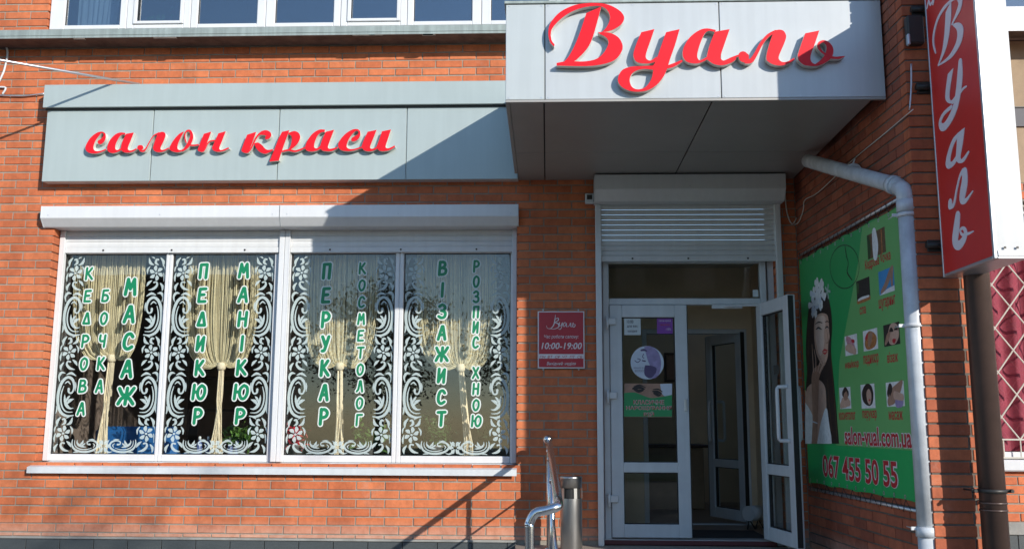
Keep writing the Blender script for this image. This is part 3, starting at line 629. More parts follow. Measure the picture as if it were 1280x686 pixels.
mb = MB(); mb.tube([RP((.62, -.01, .02)), RP((.62, -.01, .10))], .012, 8); mb.lathe(RP((.62, -.01, .004)), [(.03, 0), (.032, .015), (.02, .03)], 14); mb.build('door_holder', 'white_old', Rd)

# vestibule and inner door
mb = MB(); e = .05; A, B, C_, D = .44, 2.20, .262, 1.55
mb.box(A-e, A, C_, D, .0, 2.75, 0); mb.box(B, B+e, C_, D, 0, 2.75, 0); mb.box(A-e, B+e, C_, D, -.05, .03, 1); mb.box(A-e, B+e, C_, 3.9, 2.752, 2.80, 2)
slabs(mb, FRONT(0), A-e, B+e, .03, 2.75, D, D+.1, [(1.02, 2.14, .0, 2.08)])
mb.box(.2, 3.1, D+.101, 4.6, -.05, .03, 1); mb.box(.2, .25, D+.101, 4.6, .03, 2.75, 0); mb.box(3.0, 3.05, D+.101, 4.6, .03, 2.75, 0); mb.box(.25, 3.0, 4.55, 4.6, .03, 2.75, 0)
mb.box(2.2+e+.001, 2.255+e, .262, D, 0, 2.7, 0)
mb.build('vestibule', ['beige', 'roomfloor', 'ceil'], bld)
mb = MB(); mb.box(1.02, 1.07, D-.01, D+.11, .03, 2.08, bev=.004); mb.box(2.09, 2.14, D-.01, D+.11, .03, 2.08, bev=.004); mb.box(1.07, 2.09, D-.009, D+.109, 2.03, 2.08, bev=.004); mb.box(1.02, 2.14, D-.012, D+.11, .031, .036)
inf = mb.build('inner_door_frame', 'white_old', bld)
ia = math.atan2(.70, -.27)
Id = leaf('inner_door_leaf', Matrix.Translation((2.13, D+.0, 0)) @ Matrix.Rotation(ia, 4, 'Z') @ Matrix.Translation((0, .0, .0)) @ Matrix.Scale(.955, 4, (0, 0, 1)), .72)
Id['label'] = 'inner glazed door leaf standing open in the dark hallway'

# ------------------------------------------------------------------ side shop window
fr = sash(3.925, 5.7, .77, 3.09, .05, .05, .06, .07, .12, 'side_window'); sash(5.703, 7.59, .77, 3.09, .05, .05, .06, .07, .12, 'side_window')
mb = MB(); mb.box(3.86, 7.66, -.06, .118, .665, .765, bev=.012); mb.build('side_window_sill', 'white_old', bld)

# ================================================================== THINGS ON THE FRONT
# roller shutters
def slat_curtain(mb, x0, x1, z0, z1, y, pitch, rel=1.0):
    n = max(1, round((z1-z0)/pitch)); p = (z1-z0)/n
    for i in range(n):
        z = z0+i*p; prof = [(0, .002), (-.004, p*.12), (-.0105, p*.35), (-.0115, p*.6), (-.008, p*.85), (.002, p*.93), (.003, p)]
        b = len(mb.v)
        for x in (x0, x1): mb.v += [Vector((x, y+dy*rel, z+dz)) for dy, dz in prof]
        for k in range(len(prof)-1): mb.face([b+k, b+7+k, b+8+k, b+1+k], 0, k in (1, 2, 3))
def shutter(x0, x1, ztop, zbox, zbot, ybox, yw, g0, g1, zg, label, pitch, bx0=None, bx1=None):
    bx0 = x0 if bx0 is None else bx0; bx1 = x1 if bx1 is None else bx1
    t = thing('roller_shutter', ((x0+x1)/2, yw, zbox), label, 'roller shutter')
    mb = MB(); b = len(mb.v); ch = (ztop-zbox)*.42
    prof = [(yw, ztop), (ybox+.006, ztop), (ybox, ztop-.006), (ybox, zbox+ch), (ybox+.004, zbox+ch-.008), (ybox+ch*.75, zbox+.008), (ybox+ch*.75+.01, zbox), (yw, zbox)]
    k = len(prof)
    for x in (bx0+.001, bx1-.001): mb.v += [Vector((x, y, z)) for y, z in prof]
    for i in range(k): j = (i+1) % k; mb.face([b+i, b+k+i, b+k+j, b+j])
    mb.face([b+i for i in range(k)]); mb.face([b+k+i for i in range(k)][::-1])
    sb = mb.build('shutter_box', 'white', t)
    for x in (bx0, bx1):
        mb = MB(); b = len(mb.v); e = .004
        for xx in (x-e if x == bx0 else x-.001, x+.001 if x == bx0 else x+e): mb.v += [Vector((xx, y-(.003 if y < yw-.01 else 0), z+(.002 if z > zbox+.02 else -.002))) for y, z in prof]
        for i in range(k): j = (i+1) % k; mb.face([b+i, b+k+i, b+k+j, b+j])
        mb.face([b+i for i in range(k)]); mb.face([b+k+i for i in range(k)][::-1]); mb.build('end_cap', 'white_old', sb)
    for f in (.03, .5, .97):
        x = bx0+(bx1-bx0)*f; mb = MB(); mb.box(x-.005, x+.005, ybox-.002, ybox+.001, zbox+ch+.02, zbox+ch+.030, bev=.001); mb.build('screw', 'trim', sb)
    mb = MB(); slat_curtain(mb, x0+g0, x1-g1, zbot+.055, zbox, yw-.014, pitch, .3); mb.box(x0+g0, x1-g1, yw-.026, yw-.010, zbot, zbot+.054, bev=.003); mb.build('slat_curtain', 'slat', t)
    mb = MB()
    for f in (.18, .5, .84):
        x = x0+g0+(x1-x0-g0-g1)*f; mb.box(x-.008, x+.008, yw-.034, yw-.0265, zbot+.018, zbot+.034, bev=.002)
    mb.build('lock_stud', 'dark', t)
    for a, b_ in ((x0, x0+g0), (x1-g1, x1)):
        mb = MB(); mb.box(a+.0005, b_-.0005, yw-.045, yw+.004, zg, zbox-.001, bev=.004)
        if a == x0: mb.box(b_-.012, b_-.0008, yw-.047, yw-.0455, zg+.01, zbox-.01)
        mb.build('guide_rail', 'white', t)
shutter(-4.712, -2.514, 3.083, 2.89, 2.672, -.10, .155, .052, .052, .705, 'half lowered white roller shutter over the left half of the shop window', .05, bx0=-4.80)
shutter(-2.512, -.287, 3.083, 2.89, 2.672, -.10, .155, .052, .046, .705, 'half lowered white roller shutter over the right half of the shop window', .05, bx1=-.272)
t = thing('roller_shutter', (1.3, -.05, 3.1), 'wide white roller shutter half lowered over the entrance door', 'roller shutter')
bpy.data.objects.remove(t)
shutter(.447, 2.158, 3.322, 3.085, 2.548, -.25, -.02, .052, .055, .001, 'white roller shutter half lowered over the glass entrance door', .047, bx0=.44, bx1=2.165)

# curtains
def curtain(top0, top1, tie, foot, label, seed):
    R = random.Random(seed); Y = .37; pl = FRONT(Y)
    (u0, zt), (u1, _) = pl.uv(*top0), pl.uv(*top1); ut, ztie = pl.uv(*tie); uf, zf = pl.uv(*foot); zf = .765; zt = 2.70
    t = thing('string_curtain', (ut, Y, zf), label, 'curtain', 'string curtains in the shop window'); mb = MB(); N = 250; bul = R.uniform(1.02, 1.18); uc = (u0+u1)/2; hw = (u1-u0)/2
    for i in range(N):
        s_ = -1 + 2*(i+R.random())/N; a = uc + hw*s_; y = Y + R.uniform(-.06, .06); dip = .10*abs(s_)**1.2 + R.uniform(-.015, .03)
        P0, P1, P2, P3 = (a, zt), (uc+hw*s_*bul+R.uniform(-.015, .015), ztie+.45), (uc+hw*s_*1.0, ztie-dip-.10*abs(s_)), (ut+.02*s_, ztie+.02*R.random())
        pts = []
        for k in range(12):
            q = k/11; b = [(1-q)**3, 3*q*(1-q)**2, 3*q*q*(1-q), q**3]
            pts.append((sum(b[j]*(P0, P1, P2, P3)[j][0] for j in range(4)), y+(Y-y)*q*q, sum(b[j]*(P0, P1, P2, P3)[j][1] for j in range(4))))
        mb.tube(pts, R.uniform(.0016, .0032), 3, cap=False)
    mb.build('thread_panel', 'curtain', t)
    mb = MB(); 
    for i in range(26):
        a, b = R.uniform(-.022, .022), R.uniform(-.055, .055); y = Y+R.uniform(-.02, .02)
        mb.tube([(ut+a, y, ztie), (ut+a*1.3+(uf-ut)*.4, y, ztie+(zf-ztie)*.4), (uf+b*.8, y, zf+.12), (uf+b, y, zf)], .0055, 4, cap=False)
    mb.build('tassel', 'tail', t)
    mb = MB(); mb.lathe((ut, Y, ztie-.02), [(.032, -.03), (.042, -.01), (.042, .02), (.034, .045)], 14); mb.build('tie_band', 'tail', t)
curtain((97, 325), (183, 325), (140, 446), (127, 567), 'cream string curtain behind the leftmost pane, the one lettered МАСАЖ', 1)
curtain((236, 325), (322, 325), (277, 456), (270, 567), 'cream string curtain behind the pane lettered ПЕДИКЮР', 2)
curtain((382, 325), (474, 325), (425, 456), (423, 569), 'cream string curtain behind the pane lettered ПЕРУКАР', 3)
curtain((522, 325), (620, 325), (576, 458), (585, 569), 'cream string curtain behind the rightmost pane, lettered ВІЗАЖИСТ', 4)

# potted plants on the inner sill
def plant(px, py, Y, spread, height, nleaf, lm, label, seed, size=.07, potr=.07):
    R = random.Random(seed); p = uy(px, py, Y); base = Vector((p.x, Y, .746)); t = thing('potted_plant', base, label, 'plant')
    mb = MB(); mb.lathe(base, [(potr*.7, 0), (potr, .09), (potr*1.06, .095), (potr*1.06, .11), (potr*.9, .11), (potr*.9, .10)], 18); mb.build('pot', 'pot', t)
    ms, ml = MB(), MB()
    for k in range(9):
        a = R.uniform(0, 6.28); l = R.uniform(.5, 1); tip = base + Vector((math.cos(a)*spread*l, math.sin(a)*min(spread, .12)*l, .10+height*R.uniform(.6, 1)))
        mid = base + (tip-base)*.5 + Vector((0, 0, .05)); ms.tube([base+Vector((0, 0, .09)), mid, tip], .004, 5, cap=False)
        for i in range(nleaf//9):
            q = R.uniform(.25, 1); c = base.lerp(mid, q*2) if q < .5 else mid.lerp(tip, q*2-1); c = c + Vector((R.gauss(0, .035), R.gauss(0, .03), R.gauss(0, .035)))
            d = Vector((R.gauss(0, 1), R.gauss(0, .7), R.gauss(-.1, .7))).normalized(); s_ = size*R.uniform(.6, 1.2); n = Vector((R.gauss(0, 1), R.gauss(0, 1), R.gauss(1, 1))); x = d.cross(n).normalized()*s_*.24; up = x.cross(d).normalized()*s_*.12
            b = len(ml.v); ml.v += [c, c+d*s_*.45+x+up, c+d*s_, c+d*s_*.45-x+up, c+d*s_*.5]; ml.face([b, b+1, b+4]); ml.face([b+1, b+2, b+4]); ml.face([b+2, b+3, b+4]); ml.face([b+3, b, b+4])
    ms.build('stem', 'leafd', t); ml.build('foliage', lm, t)
plant(306, 545, .46, .17, .17, 240, 'leafg', 'bright green bushy plant under the letters МАНІКЮР', 11)
plant(372, 545, .46, .16, .20, 150, 'leafr', 'pink red leaved plant behind the left lace of the ПЕРУКАР pane', 12, .08)
plant(462, 548, .46, .15, .20, 120, 'leafg', 'yellow green plant at the foot of the КОСМЕТОЛОГ lettering', 13, .09)
plant(545, 540, .47, .18, .30, 300, 'leafd', 'dark leafy bush left of the tassel in the rightmost pane', 14, .06)
plant(615, 545, .47, .15, .24, 240, 'leafd', 'dark leafy plant right of the tassel in the rightmost pane', 15, .06)
# blue armchair and bottles seen through the left panes
t = thing('armchair', (-4.15, 1.3, 0), 'blue upholstered armchair behind the leftmost pane', 'armchair')
mb = MB(); mb.box(-4.60, -3.75, 1.0, 1.6, .2, .55, bev=.05); mb.build('seat', 'bluecloth', t)
mb = MB(); mb.box(-4.60, -3.75, .85, .99, .2, 1.02, bev=.05); mb.build('backrest', 'bluecloth', t)
for x in (-4.66, -3.80): mb = MB(); mb.box(x-.06, x+.06, .99, 1.62, .2, .75, bev=.04); mb.build('armrest', 'bluecloth', t)
for x in (-4.55, -3.8):
    for y in (.95, 1.55): mb = MB(); mb.tube([(x, y, 0), (x, y, .21)], .025, 10); mb.build('leg', 'dark', t)
bt0 = None
for i, (x, y) in enumerate(((-3.36, .46), (-3.28, .47), (-3.21, .45), (-3.06, .47), (-2.99, .46))):
    if bt0 is None:
        bt0 = thing('bottle', (x, y, .746), 'blue plastic bottle with white cap on the inner sill, leftmost of five', 'bottle', 'bottles on the inner sill')
        mb = MB(); mb.lathe((x, y, .746), [(.022, 0), (.025, .01), (.025, .12), (.010, .14), (.010, .15)], 14); mb.build('bottle_body', 'bottle', bt0)
        mb = MB(); mb.lathe((x, y, .8961), [(.013, 0), (.013, .03), (.006, .035)], 12); mb.build('cap', 'bottlec', bt0)
    else: copy_tree(bt0, (x, y, .746), 'blue plastic bottle with white cap on the inner sill, %s of five' % ('second from left', 'middle one', 'second from right', 'rightmost')[i-1])
t = thing('shelf_unit', (-3.3, 3.0, 0), 'dim dark shelf unit standing deep inside the salon', 'shelf'); mb = MB()
for z in (.4, .8, 1.2, 1.6): mb.box(-4.4, -2.2, 2.9, 3.2, z, z+.03)
mb.build('shelf_board', 'wood', t); mb = MB(); mb.box(-4.43, -4.401, 2.9, 3.2, 0, 1.9); mb.box(-2.199, -2.17, 2.9, 3.2, 0, 1.9); mb.build('side_panel', 'wood', t)
# upper window: net curtain and hanging plant
mb = MB(); n = 24; b = 0
for i in range(n+1):
    x = -4.82+.5*i/n; y = .32+.02*math.sin(i*1.9); mb.v += [Vector((x, y, 6.4)), Vector((x-(.0 if x < -4.7 else (x+4.7)*.35), y, 4.76))]
    if i: mb.face([2*i-2, 2*i, 2*i+1, 2*i-1], 0, True)
mb.build('net_curtain', 'netc', loc=(-4.6, .32, 4.76), label='white net curtain behind the leftmost upper window', cat='curtain')
R = random.Random(5); t = thing('house_plant', (-3.85, .4, 4.78), 'leafy house plant behind the second upper window pane', 'plant'); ml = MB(); mp = MB()
mp.lathe((-3.85, .4, 4.782), [(.08, 0), (.11, .12), (.1, .12)], 16); mp.build('pot', 'pot', t)
for k in range(150):
    c = Vector((-3.82+R.gauss(0, .13), .36+R.gauss(0, .05), 5.02+R.gauss(0, .1))); d = Vector((R.gauss(0, 1), R.gauss(0, .5), R.gauss(0, 1))).normalized(); s_ = R.uniform(.05, .1); x = d.cross(Vector((R.gauss(0, .4), 1, R.gauss(0, .4)))).normalized()*s_*.3
    b = len(ml.v); ml.v += [c, c+d*s_*.5+x, c+d*s_, c+d*s_*.5-x]; ml.face([b, b+1, b+2, b+3])
ml.build('foliage', 'leafg', t)

# entrance interior
mb = MB(); mb.box(1.28, 2.02, .30, .95, .0305, .042, bev=.004); mb.build('door_mat', 'mat_', loc=(1.6, .6, .03), label='dark door mat inside the entrance', cat='door mat')
t = thing('reception_desk', (1.35, 3.6, .03), 'pale reception desk deep in the dark hallway', 'desk')
mb = MB(); mb.box(1.05, 1.95, 3.4, 4.0, .031, .78, bev=.01); mb.build('desk_body', 'stucco', t); mb = MB(); mb.box(1.0, 2.0, 3.35, 4.05, .781, .82, bev=.008); mb.build('desk_top', 'wood', t)
t = thing('picture_frame', (1.75, 4.53, 1.6), 'small dark framed picture on the hallway back wall', 'picture'); mb = MB(); frame_ring(mb, 1.62, 1.86, 1.65, 2.05, .03, .03, .03, .03, 4.52, 4.548, .003); mb.build('frame', 'wood', t)
mb = MB(); mb.box(1.651, 1.829, 4.53, 4.547, 1.681, 2.019); mb.build('print', 'skin2', t)
t = thing('vacuum_tank', (2.08, 1.2, .03), 'small white cylinder on a black stand beside the open door', 'cylinder')
mb = MB(); mb.tube([(2.02, 1.18, .18), (2.17, 1.30, .18)], .075, 18); mb.build('drum', 'white_old', t)
mb = MB(); mb.tube([(2.0, 1.13, .032), (2.03, 1.19, .12), (2.09, 1.2, .032)], .008, 6); mb.tube([(2.10, 1.22, .032), (2.14, 1.27, .12), (2.18, 1.24, .032)], .008, 6); mb.build('stand', 'black', t)

# side window curtain and grille
mb = MB(); n = 120
for i in range(n+1):
    x = 3.9+3.7*i/n; y = .34+.035*math.sin(i*1.1)+.012*math.sin(i*2.7); mb.v += [Vector((x, y, 3.05)), Vector((x, y+.01, .78))]
    if i: mb.face([2*i-2, 2*i, 2*i+1, 2*i-1], 0, True)
mb.build('pink_curtain', 'pinkc', loc=(5.7, .34, .78), label='pink red curtain behind the white lattice grille', cat='curtain')
mb = MB(); y = .06; g0, g1, h0, h1 = 3.93, 7.58, .78, 3.08; zb = .94; px_, pz_ = .30, .40
def bar(a, b, r=.007): mb.tube([a, b], r, 6, smooth=False)
k = -12
while k < 14:                                              # diagonals in both directions, clipped to the opening
    for sgn in (1, -1):
        x0 = g0 + k*px_; pts = []
        za, zb2 = zb, h1; xa = x0; xb = x0 + sgn*(zb2-za)*px_/pz_
        lo, hi = min(xa, xb), max(xa, xb)
        def zat(x): return za + (x-xa)*(zb2-za)/(xb-xa)
        a, b = max(lo, g0), min(hi, g1)
        if b-a > .02: bar((a, y+(0 if sgn > 0 else .0), zat(a)), (b, y, zat(b)))
    k += 1
bar((g0, y, zb), (g1, y, zb), .008); bar((g0, y, h1), (g1, y, h1), .009); bar((g0, y, h0), (g1, y, h0), .009); bar((g0, y, h0), (g0, y, h1), .009); bar((g1, y, h0), (g1, y, h1), .009)
for i in range(1, 25): bar((g0+i*.15, y, h0), (g0+i*.15, y, zb), .006)
mb.build('window_grille', 'cream', loc=(5.7, .06, .78), label='cream diamond lattice grille over the pink curtained window', cat='grille')

# ------------------------------------------------------------------ fascia sign "салон краси"
t = thing('fascia_sign', (-2.6, 0, 3.32), 'long grey panel sign reading салон краси in red script letters', 'sign')
xs = [-4.815, -3.7666, -2.5483, -1.3272, -.27]
for a, b in zip(xs, xs[1:]): mb = MB(); mb.box(a+.004, b-.004, -.12, -.105, 3.318, 4.025, bev=.003); mb.build('sign_panel', 'alu_grey', t)
mb = MB(); mb.box(-4.81, -.272, -.104, -.001, 3.322, 4.02); mb.build('sign_body', 'ret', t)
mb = MB(); mb.box(-4.835, -.272, -.17, -.001, 4.034, 4.262, bev=.004); mb.build('flashing', 'alu_grey', t)
mb = MB(); mb.box(-4.82, -.273, -.14, -.002, 4.0205, 4.0335); mb.build('shadow_gap', 'seam', t)
P1 = FRONT(-.172)
def letters(plane, specs, thick, parent, mats, tol=1.0):
    for ch, sc, ox, oy, polys, strs in specs:
        mb = MB(); fx = lambda x, y: plane.uv(ox+x/sc, oy+y/sc); k = 0
        for poly in polys:
            mb.prism([outline(l, fx, 6) for l in poly], plane, -k*.0006, -thick, 0, 1); k += 1
        for ln in strs:
            P = []
            for q in ln.split():
                x, y, r = (float(z) for z in q.split(',')); u, v = fx(x, y); u_, v_ = fx(x+r, y); P.append((u, v, abs(u_-u)))
            mb.stroke(smooth(P, 6), plane, -k*.0006, -thick, 0, 1); k += 1
        mb.build('letter', mats, parent)
A4, A5, A6 = (9.143, 100, 145), (9.143, 210, 145), (7.529, 330, 145)
letters(P1, [
 ('с', *A4, [['c290,200 250,180 190,195 120,250 70,330 65,385 100,420 170,430 240,415 c298,388 c298,374 240,398 185,402 158,385 155,345 180,280 220,225 245,197 265,202 267,228 240,262 205,285 205,312 235,325 275,295 295,245']], []),
 ('а', *A4, [['c520,196 460,190 400,215 340,280 312,355 322,405 370,425 420,415 c470,392 c462,372 425,390 403,372 410,320 445,250 480,214 c515,215'], ['c525,205 c615,190 580,280 547,365 562,393 600,390 c645,368 c647,382 600,410 540,420 492,410 c463,378 482,300']], []),
 ('л', *A4, [['c890,200 930,183 965,190 978,220 960,280 922,360 928,385 960,385 c1015,360 c1016,373 960,405 900,415 850,400 c832,365 852,300']], ['680,360,27 695,362,29 692,368,27', '690,398,10 725,400,11 755,370,8 795,295,6 840,228,6 900,196,9']),
 ('о', *A5, [['c185,178 130,205 65,275 22,350 22,388 65,410 120,415 180,395 c208,372 c185,368 160,385 130,390 108,370 115,320 145,250'], ], ['165,400,8 205,365,18 245,310,22 268,250,20 268,205,15 250,172,12 220,170,10 196,200,7 192,250,7 208,305,6', '255,335,9 300,336,9 345,330,8']),
 ('н', *A5, [['c410,205 c495,180 450,300 415,395 c405,410 380,412 345,400 c340,380 375,290'], ['c575,200 c660,175 620,280 588,360 593,385 620,388 c693,358 c696,372 640,400 570,410 520,395 c502,365 535,290']], ['405,400,8 425,375,7 450,320,7 482,288,8 535,282,8']),
 ('к', *A5, [['c905,215 c1008,182 970,290 930,400 c922,420 890,425 850,412 c838,390 870,300'], ['c985,312 1030,305 1075,335 1115,378 1150,388 c1200,378 c1198,392 1150,420 1100,432 1040,405 1000,355']], ['930,400,8 960,350,8 990,285,9 1030,220,11 1080,190,20', '1075,195,22 1115,192,30 1150,212,30 1140,240,26 1125,252,18']),
 ('р', *A6, [['c170,150 c240,135 200,240 165,340 c140,420 c50,430 92,330 135,220'], ['c228,160 285,143 328,163 340,205 315,262 265,308 c238,320 c232,308 250,280 262,220 255,185 c236,178']], ['165,335,7 230,322,9 290,332,9 340,318,8 388,296,6']),
 ('а', *A6, [['c575,130 520,130 460,165 410,230 388,290 400,325 450,335 500,325 c535,304 c526,285 497,305 473,295 477,250 505,185 540,155 c570,152'], ['c580,150 c660,130 625,220 602,288 612,308 650,305 c692,290 c692,304 640,330 580,332 540,320 c526,292 545,230']], []),
 ('с', *A6, [['c905,145 880,125 830,130 760,175 705,245 700,295 735,325 800,332 860,322 c922,300 c920,288 850,310 802,310 778,290 787,245 815,192 850,152 875,140 888,150 880,175 830,205 820,230 840,242 880,225 905,185']], []),
 ('и', *A6, [['c975,150 c1060,132 1025,220 1000,285 1006,308 1035,305 c1062,288 c1065,308 1020,330 965,332 932,315 c918,285 940,225'], ['c1110,145 c1195,128 1165,220 1145,282 1152,302 1180,302 c1230,278 c1233,292 1180,322 1110,332 1075,318 c1060,287 1085,220']], []),
], .050, t, ['red', 'ret'])

# ------------------------------------------------------------------ entrance canopy "Вуаль"
CY = -2.2
t = thing('entrance_canopy', (1.05, -1.1, 3.34), 'grey panel clad canopy over the entrance with large red script letters', 'canopy')
for a, b, mt in ((-.298, -.018, 'alu_white'), (-.012, 1.239, 'alu'), (1.245, 2.395, 'alu')):
    mb = MB(); mb.box(a, b, CY, CY+.02, 3.352, 4.075, bev=.003); mb.build('fascia_panel', mt, t)
mb = MB()
for x in (-.275, -.04, .01, .62, 1.22, 1.265, 1.8, 2.37):
    for z in (3.365, 4.062): mb.box(x-.004, x+.004, CY-.0022, CY-.0003, z-.004, z+.004)
mb.build('rivets', 'trim', t)
mb = MB(); mb.box(-.270, 2.30, CY+.021, -.003, 3.37, 4.06); mb.build('canopy_core', 'seam', t)
mb = MB(); mb.box(-.298, -.272, CY+.021, -.26, 3.345, 4.075, bev=.003); mb.build('side_panel', 'alu_white', t)
mb = MB(); mb.box(-.31, 2.40, CY-.012, -.004, 4.078, 4.10, bev=.003); mb.build('top_flashing', 'ledge', t)
mb = MB(); mb.box(-.298, 2.395, CY+.001, CY+.028, 3.333, 3.351, bev=.002); mb.build('front_edge_trim', 'soffit', t)
for a, b in ((-.268, -.026), (-.016, 1.176), (1.186, 2.30)):
    for c, d in ((CY+.03, -.912), (-.904, -.004)): mb = MB(); mb.box(a, b, c, d, 3.336, 3.348, bev=.002); mb.build('soffit_panel', 'soffit', t)
mb = MB(); mb.box(-.298, -.269, CY+.029, -.26, 3.331, 3.344, bev=.002); mb.build('soffit_edge', 'soffit', t)
P2 = FRONT(CY-.055)
Z1, Z2, Z3 = (5.719, 670, 0), (5.719, 760, 0), (5.719, 900, 0)
letters(P2, [
 ('В', *Z1, [['c130,335 100,300 88,235 105,165 170,90 265,42 360,25 450,24 530,40 600,80 630,125 615,170 570,205 520,225 c470,232 505,195 528,140 522,95 495,62 455,46 400,46 330,58 250,88 175,140 120,200 106,245 112,290 c133,320'],
             ['c442,232 520,235 585,265 618,320 612,370 570,425 500,455 400,472 290,474 c147,470 c147,452 200,442 c270,440 350,440 425,425 475,390 508,340 518,300 500,268 c455,244'],
             ['c360,95 c467,48 440,150 410,255 375,335 320,400 262,445 c190,452 230,410 270,340 310,245']], []),
 ('у', *Z2, [['c238,232 c332,210 310,275 277,370 270,410 285,430 310,432 c350,405 c348,440 300,454 240,455 200,440 182,405 185,370 205,310'],
             ['c415,232 c512,210 480,320 445,420 420,500 390,560 340,615 270,650 180,655 110,630 75,590 75,545 105,500 165,478 240,474 c322,470 345,430 380,330', '155,570 180,520 245,495 c324,500 310,565 270,622 215,640 172,622']], ['415,482,12 465,468,13 525,438,8']),
 ('а', *Z2, [['c772,216 700,205 640,225 580,275 540,345 535,400 560,440 610,455 660,450 c718,422 c712,405 660,432 640,415 640,380 660,310 690,245 722,222 c765,232'],
             ['c765,228 c870,210 835,310 806,400 812,427 837,437 870,432 c912,404 c916,425 880,450 820,468 760,460 c712,430 708,400 728,320']], []),
 ('л', *Z3, [['c385,225 420,214 455,223 473,260 460,310 422,400 425,430 450,445 485,440 c530,415 c535,428 500,452 440,470 380,462 c335,435 332,400 352,320']], ['165,400,34 170,408,38 172,414,36', '0,448,10 40,440,10 90,415,8 140,395,6', '185,440,16 222,435,16 255,390,13 295,315,12 345,255,11 400,225,11']),
 ('ь', *Z3, [['c610,240 c710,220 680,310 648,400 655,445 690,460 c735,440 c740,455 700,472 650,474 600,465 562,432 c556,395 580,320']], ['690,464,9 735,440,18 775,400,26 786,355,25 772,318,17 742,298,10 712,308,9 705,335,10 722,365,9 755,392,8', '775,408,10 825,415,9 860,412,8 890,404,3']),
], .048, t, ['red', 'ret'])

# ------------------------------------------------------------------ projecting blade sign
BX0, BX1, BY0, BY1, BZ0, BZ1 = 2.55, 2.735, -3.285, -2.575, 2.0, 4.11
t = thing('blade_sign', (2.64, -2.5, BZ0), 'tall red and white projecting sign with pale script letters down its side', 'sign')
mb = MB(); mb.box(BX0+.012, BX1, BY0, BY1, BZ0+.012, BZ1, bev=.004); mb.build('sign_box', 'signwhite', t)
mb = MB(); mb.box(BX0+.004, BX0+.0115, BY0+.022, BY1-.016, BZ0+.02, BZ1-.02); mb.build('sign_face', 'signred', t)
mb = MB(); mb.box(BX0, BX0+.02, BY0-.002, BY0+.021, BZ0, BZ1+.004, bev=.003); mb.box(BX0, BX0+.02, BY1-.015, BY1+.002, BZ0, BZ1+.004, bev=.003); mb.box(BX0+.001, BX0+.019, BY0+.022, BY1-.016, BZ0, BZ0+.0195, bev=.003)
mb.box(BX0+.0205, BX1+.004, BY0-.004, BY1+.003, BZ0-.002, BZ0+.011, bev=.002); mb.box(BX0+.021, BX1+.002, BY0-.008, BY0-.0005, BZ0+.0115, BZ0+.045, bev=.002); mb.build('trim', 'trim', t)
mb = MB()
for x in (BX0+.06, BX0+.13): mb.box(x-.006, x+.006, BY0-.012, BY0-.009, BZ0+.055, BZ0+.067)
mb.build('screw', 'dark', t)
PB = Plane((BX0+.004, 0, 0), (0, -1, 0), (-1, 0, 0))
def bl(sc, ox, oy, polys, strs, thick=.0035):
    mb = MB(); fx = lambda x, y: PB.uv(ox+x/sc, oy+y/sc); k = 0
    for poly in polys: mb.prism([outline(l, fx, 6) for l in poly], PB, .003+k*.0003, .0002, 0, 0); k += 1
    for ln in strs:
        P = []
        for q in ln.split():
            x, y, r = (float(z) for z in q.split(',')); u, v = fx(x, y); u_, v_ = fx(x+r, y); P.append((u, v, abs(u_-u)))
        mb.stroke(smooth(P, 6), PB, .003+k*.0003, .0002, 0, 0); k += 1
    mb.build('letter', 'signlet', t)
B7, B8 = (5.277, 1150, 0), (2.98, 1150, 120)
bl(*B7, [['c172,85 c208,8 207,110 192,245 166,345 c122,438 c120,430 148,340 164,220'], ['c215,163 255,150 283,172 288,220 270,292 222,370 170,412 c122,439 c120,432 188,375 230,308 248,250 245,200 c222,174']], ['105,350,3 91,292,5 94,222,6 118,132,6 158,60,6 198,16,5 225,-8,6 250,-18,9 268,8,13 264,50,12 240,108,7 214,162,3'])
bl(*B7, [['c186,490 c222,450 204,560 196,635 206,664 c238,640 c236,672 200,684 172,660 172,600']], ['215,675,6 245,640,7 285,590,4 308,572,3', '268,412,12 266,500,18 258,590,18 240,690,16 210,770,14 170,832,12 144,838,11 136,805,8 160,752,6 210,706,6'])
bl(*B8, [['c152,132 125,158 105,210 97,255 107,272 128,258 c140,236 c135,225 120,245 114,236 124,190 140,158 c153,145'], ['c140,140 c168,118 160,180 152,225 158,235 c182,204 c185,210 165,245 145,250 c134,235 138,190']], [])
bl(*B8, [], ['114,398,7 113,408,7', '118,412,4 128,402,3.5 139,345,3 150,300,3 162,280,5', '168,285,9 168,320,11 161,362,11 158,386,8 172,390,4 198,355,1.5'])
bl(*B8, [], ['142,448,9 136,500,11 132,542,10 146,556,8 164,535,7 171,508,6 162,492,3 151,500,2.5 158,516,2.5 178,514,2.5 200,504,1.2'])
bl(*B7, [], ['48,55,4 56,20,4 66,-15,4', '60,12,4 72,32,4 88,6,4 100,-14,4', '88,28,4 92,8,4'])
for z in (2.22, 3.30, 3.85):
    mb = MB(); mb.box(BX0+.05, BX0+.10, -2.574, -2.50, z-.025, z+.025, bev=.004); mb.box(BX0-.06, BX0+.06, -2.513, -2.5, z-.04, z+.04, bev=.004); mb.tube([(BX0-.075, -2.53, z), (BX0+.06, -2.53, z)], .02, 10); mb.build('bracket', 'dark', t)

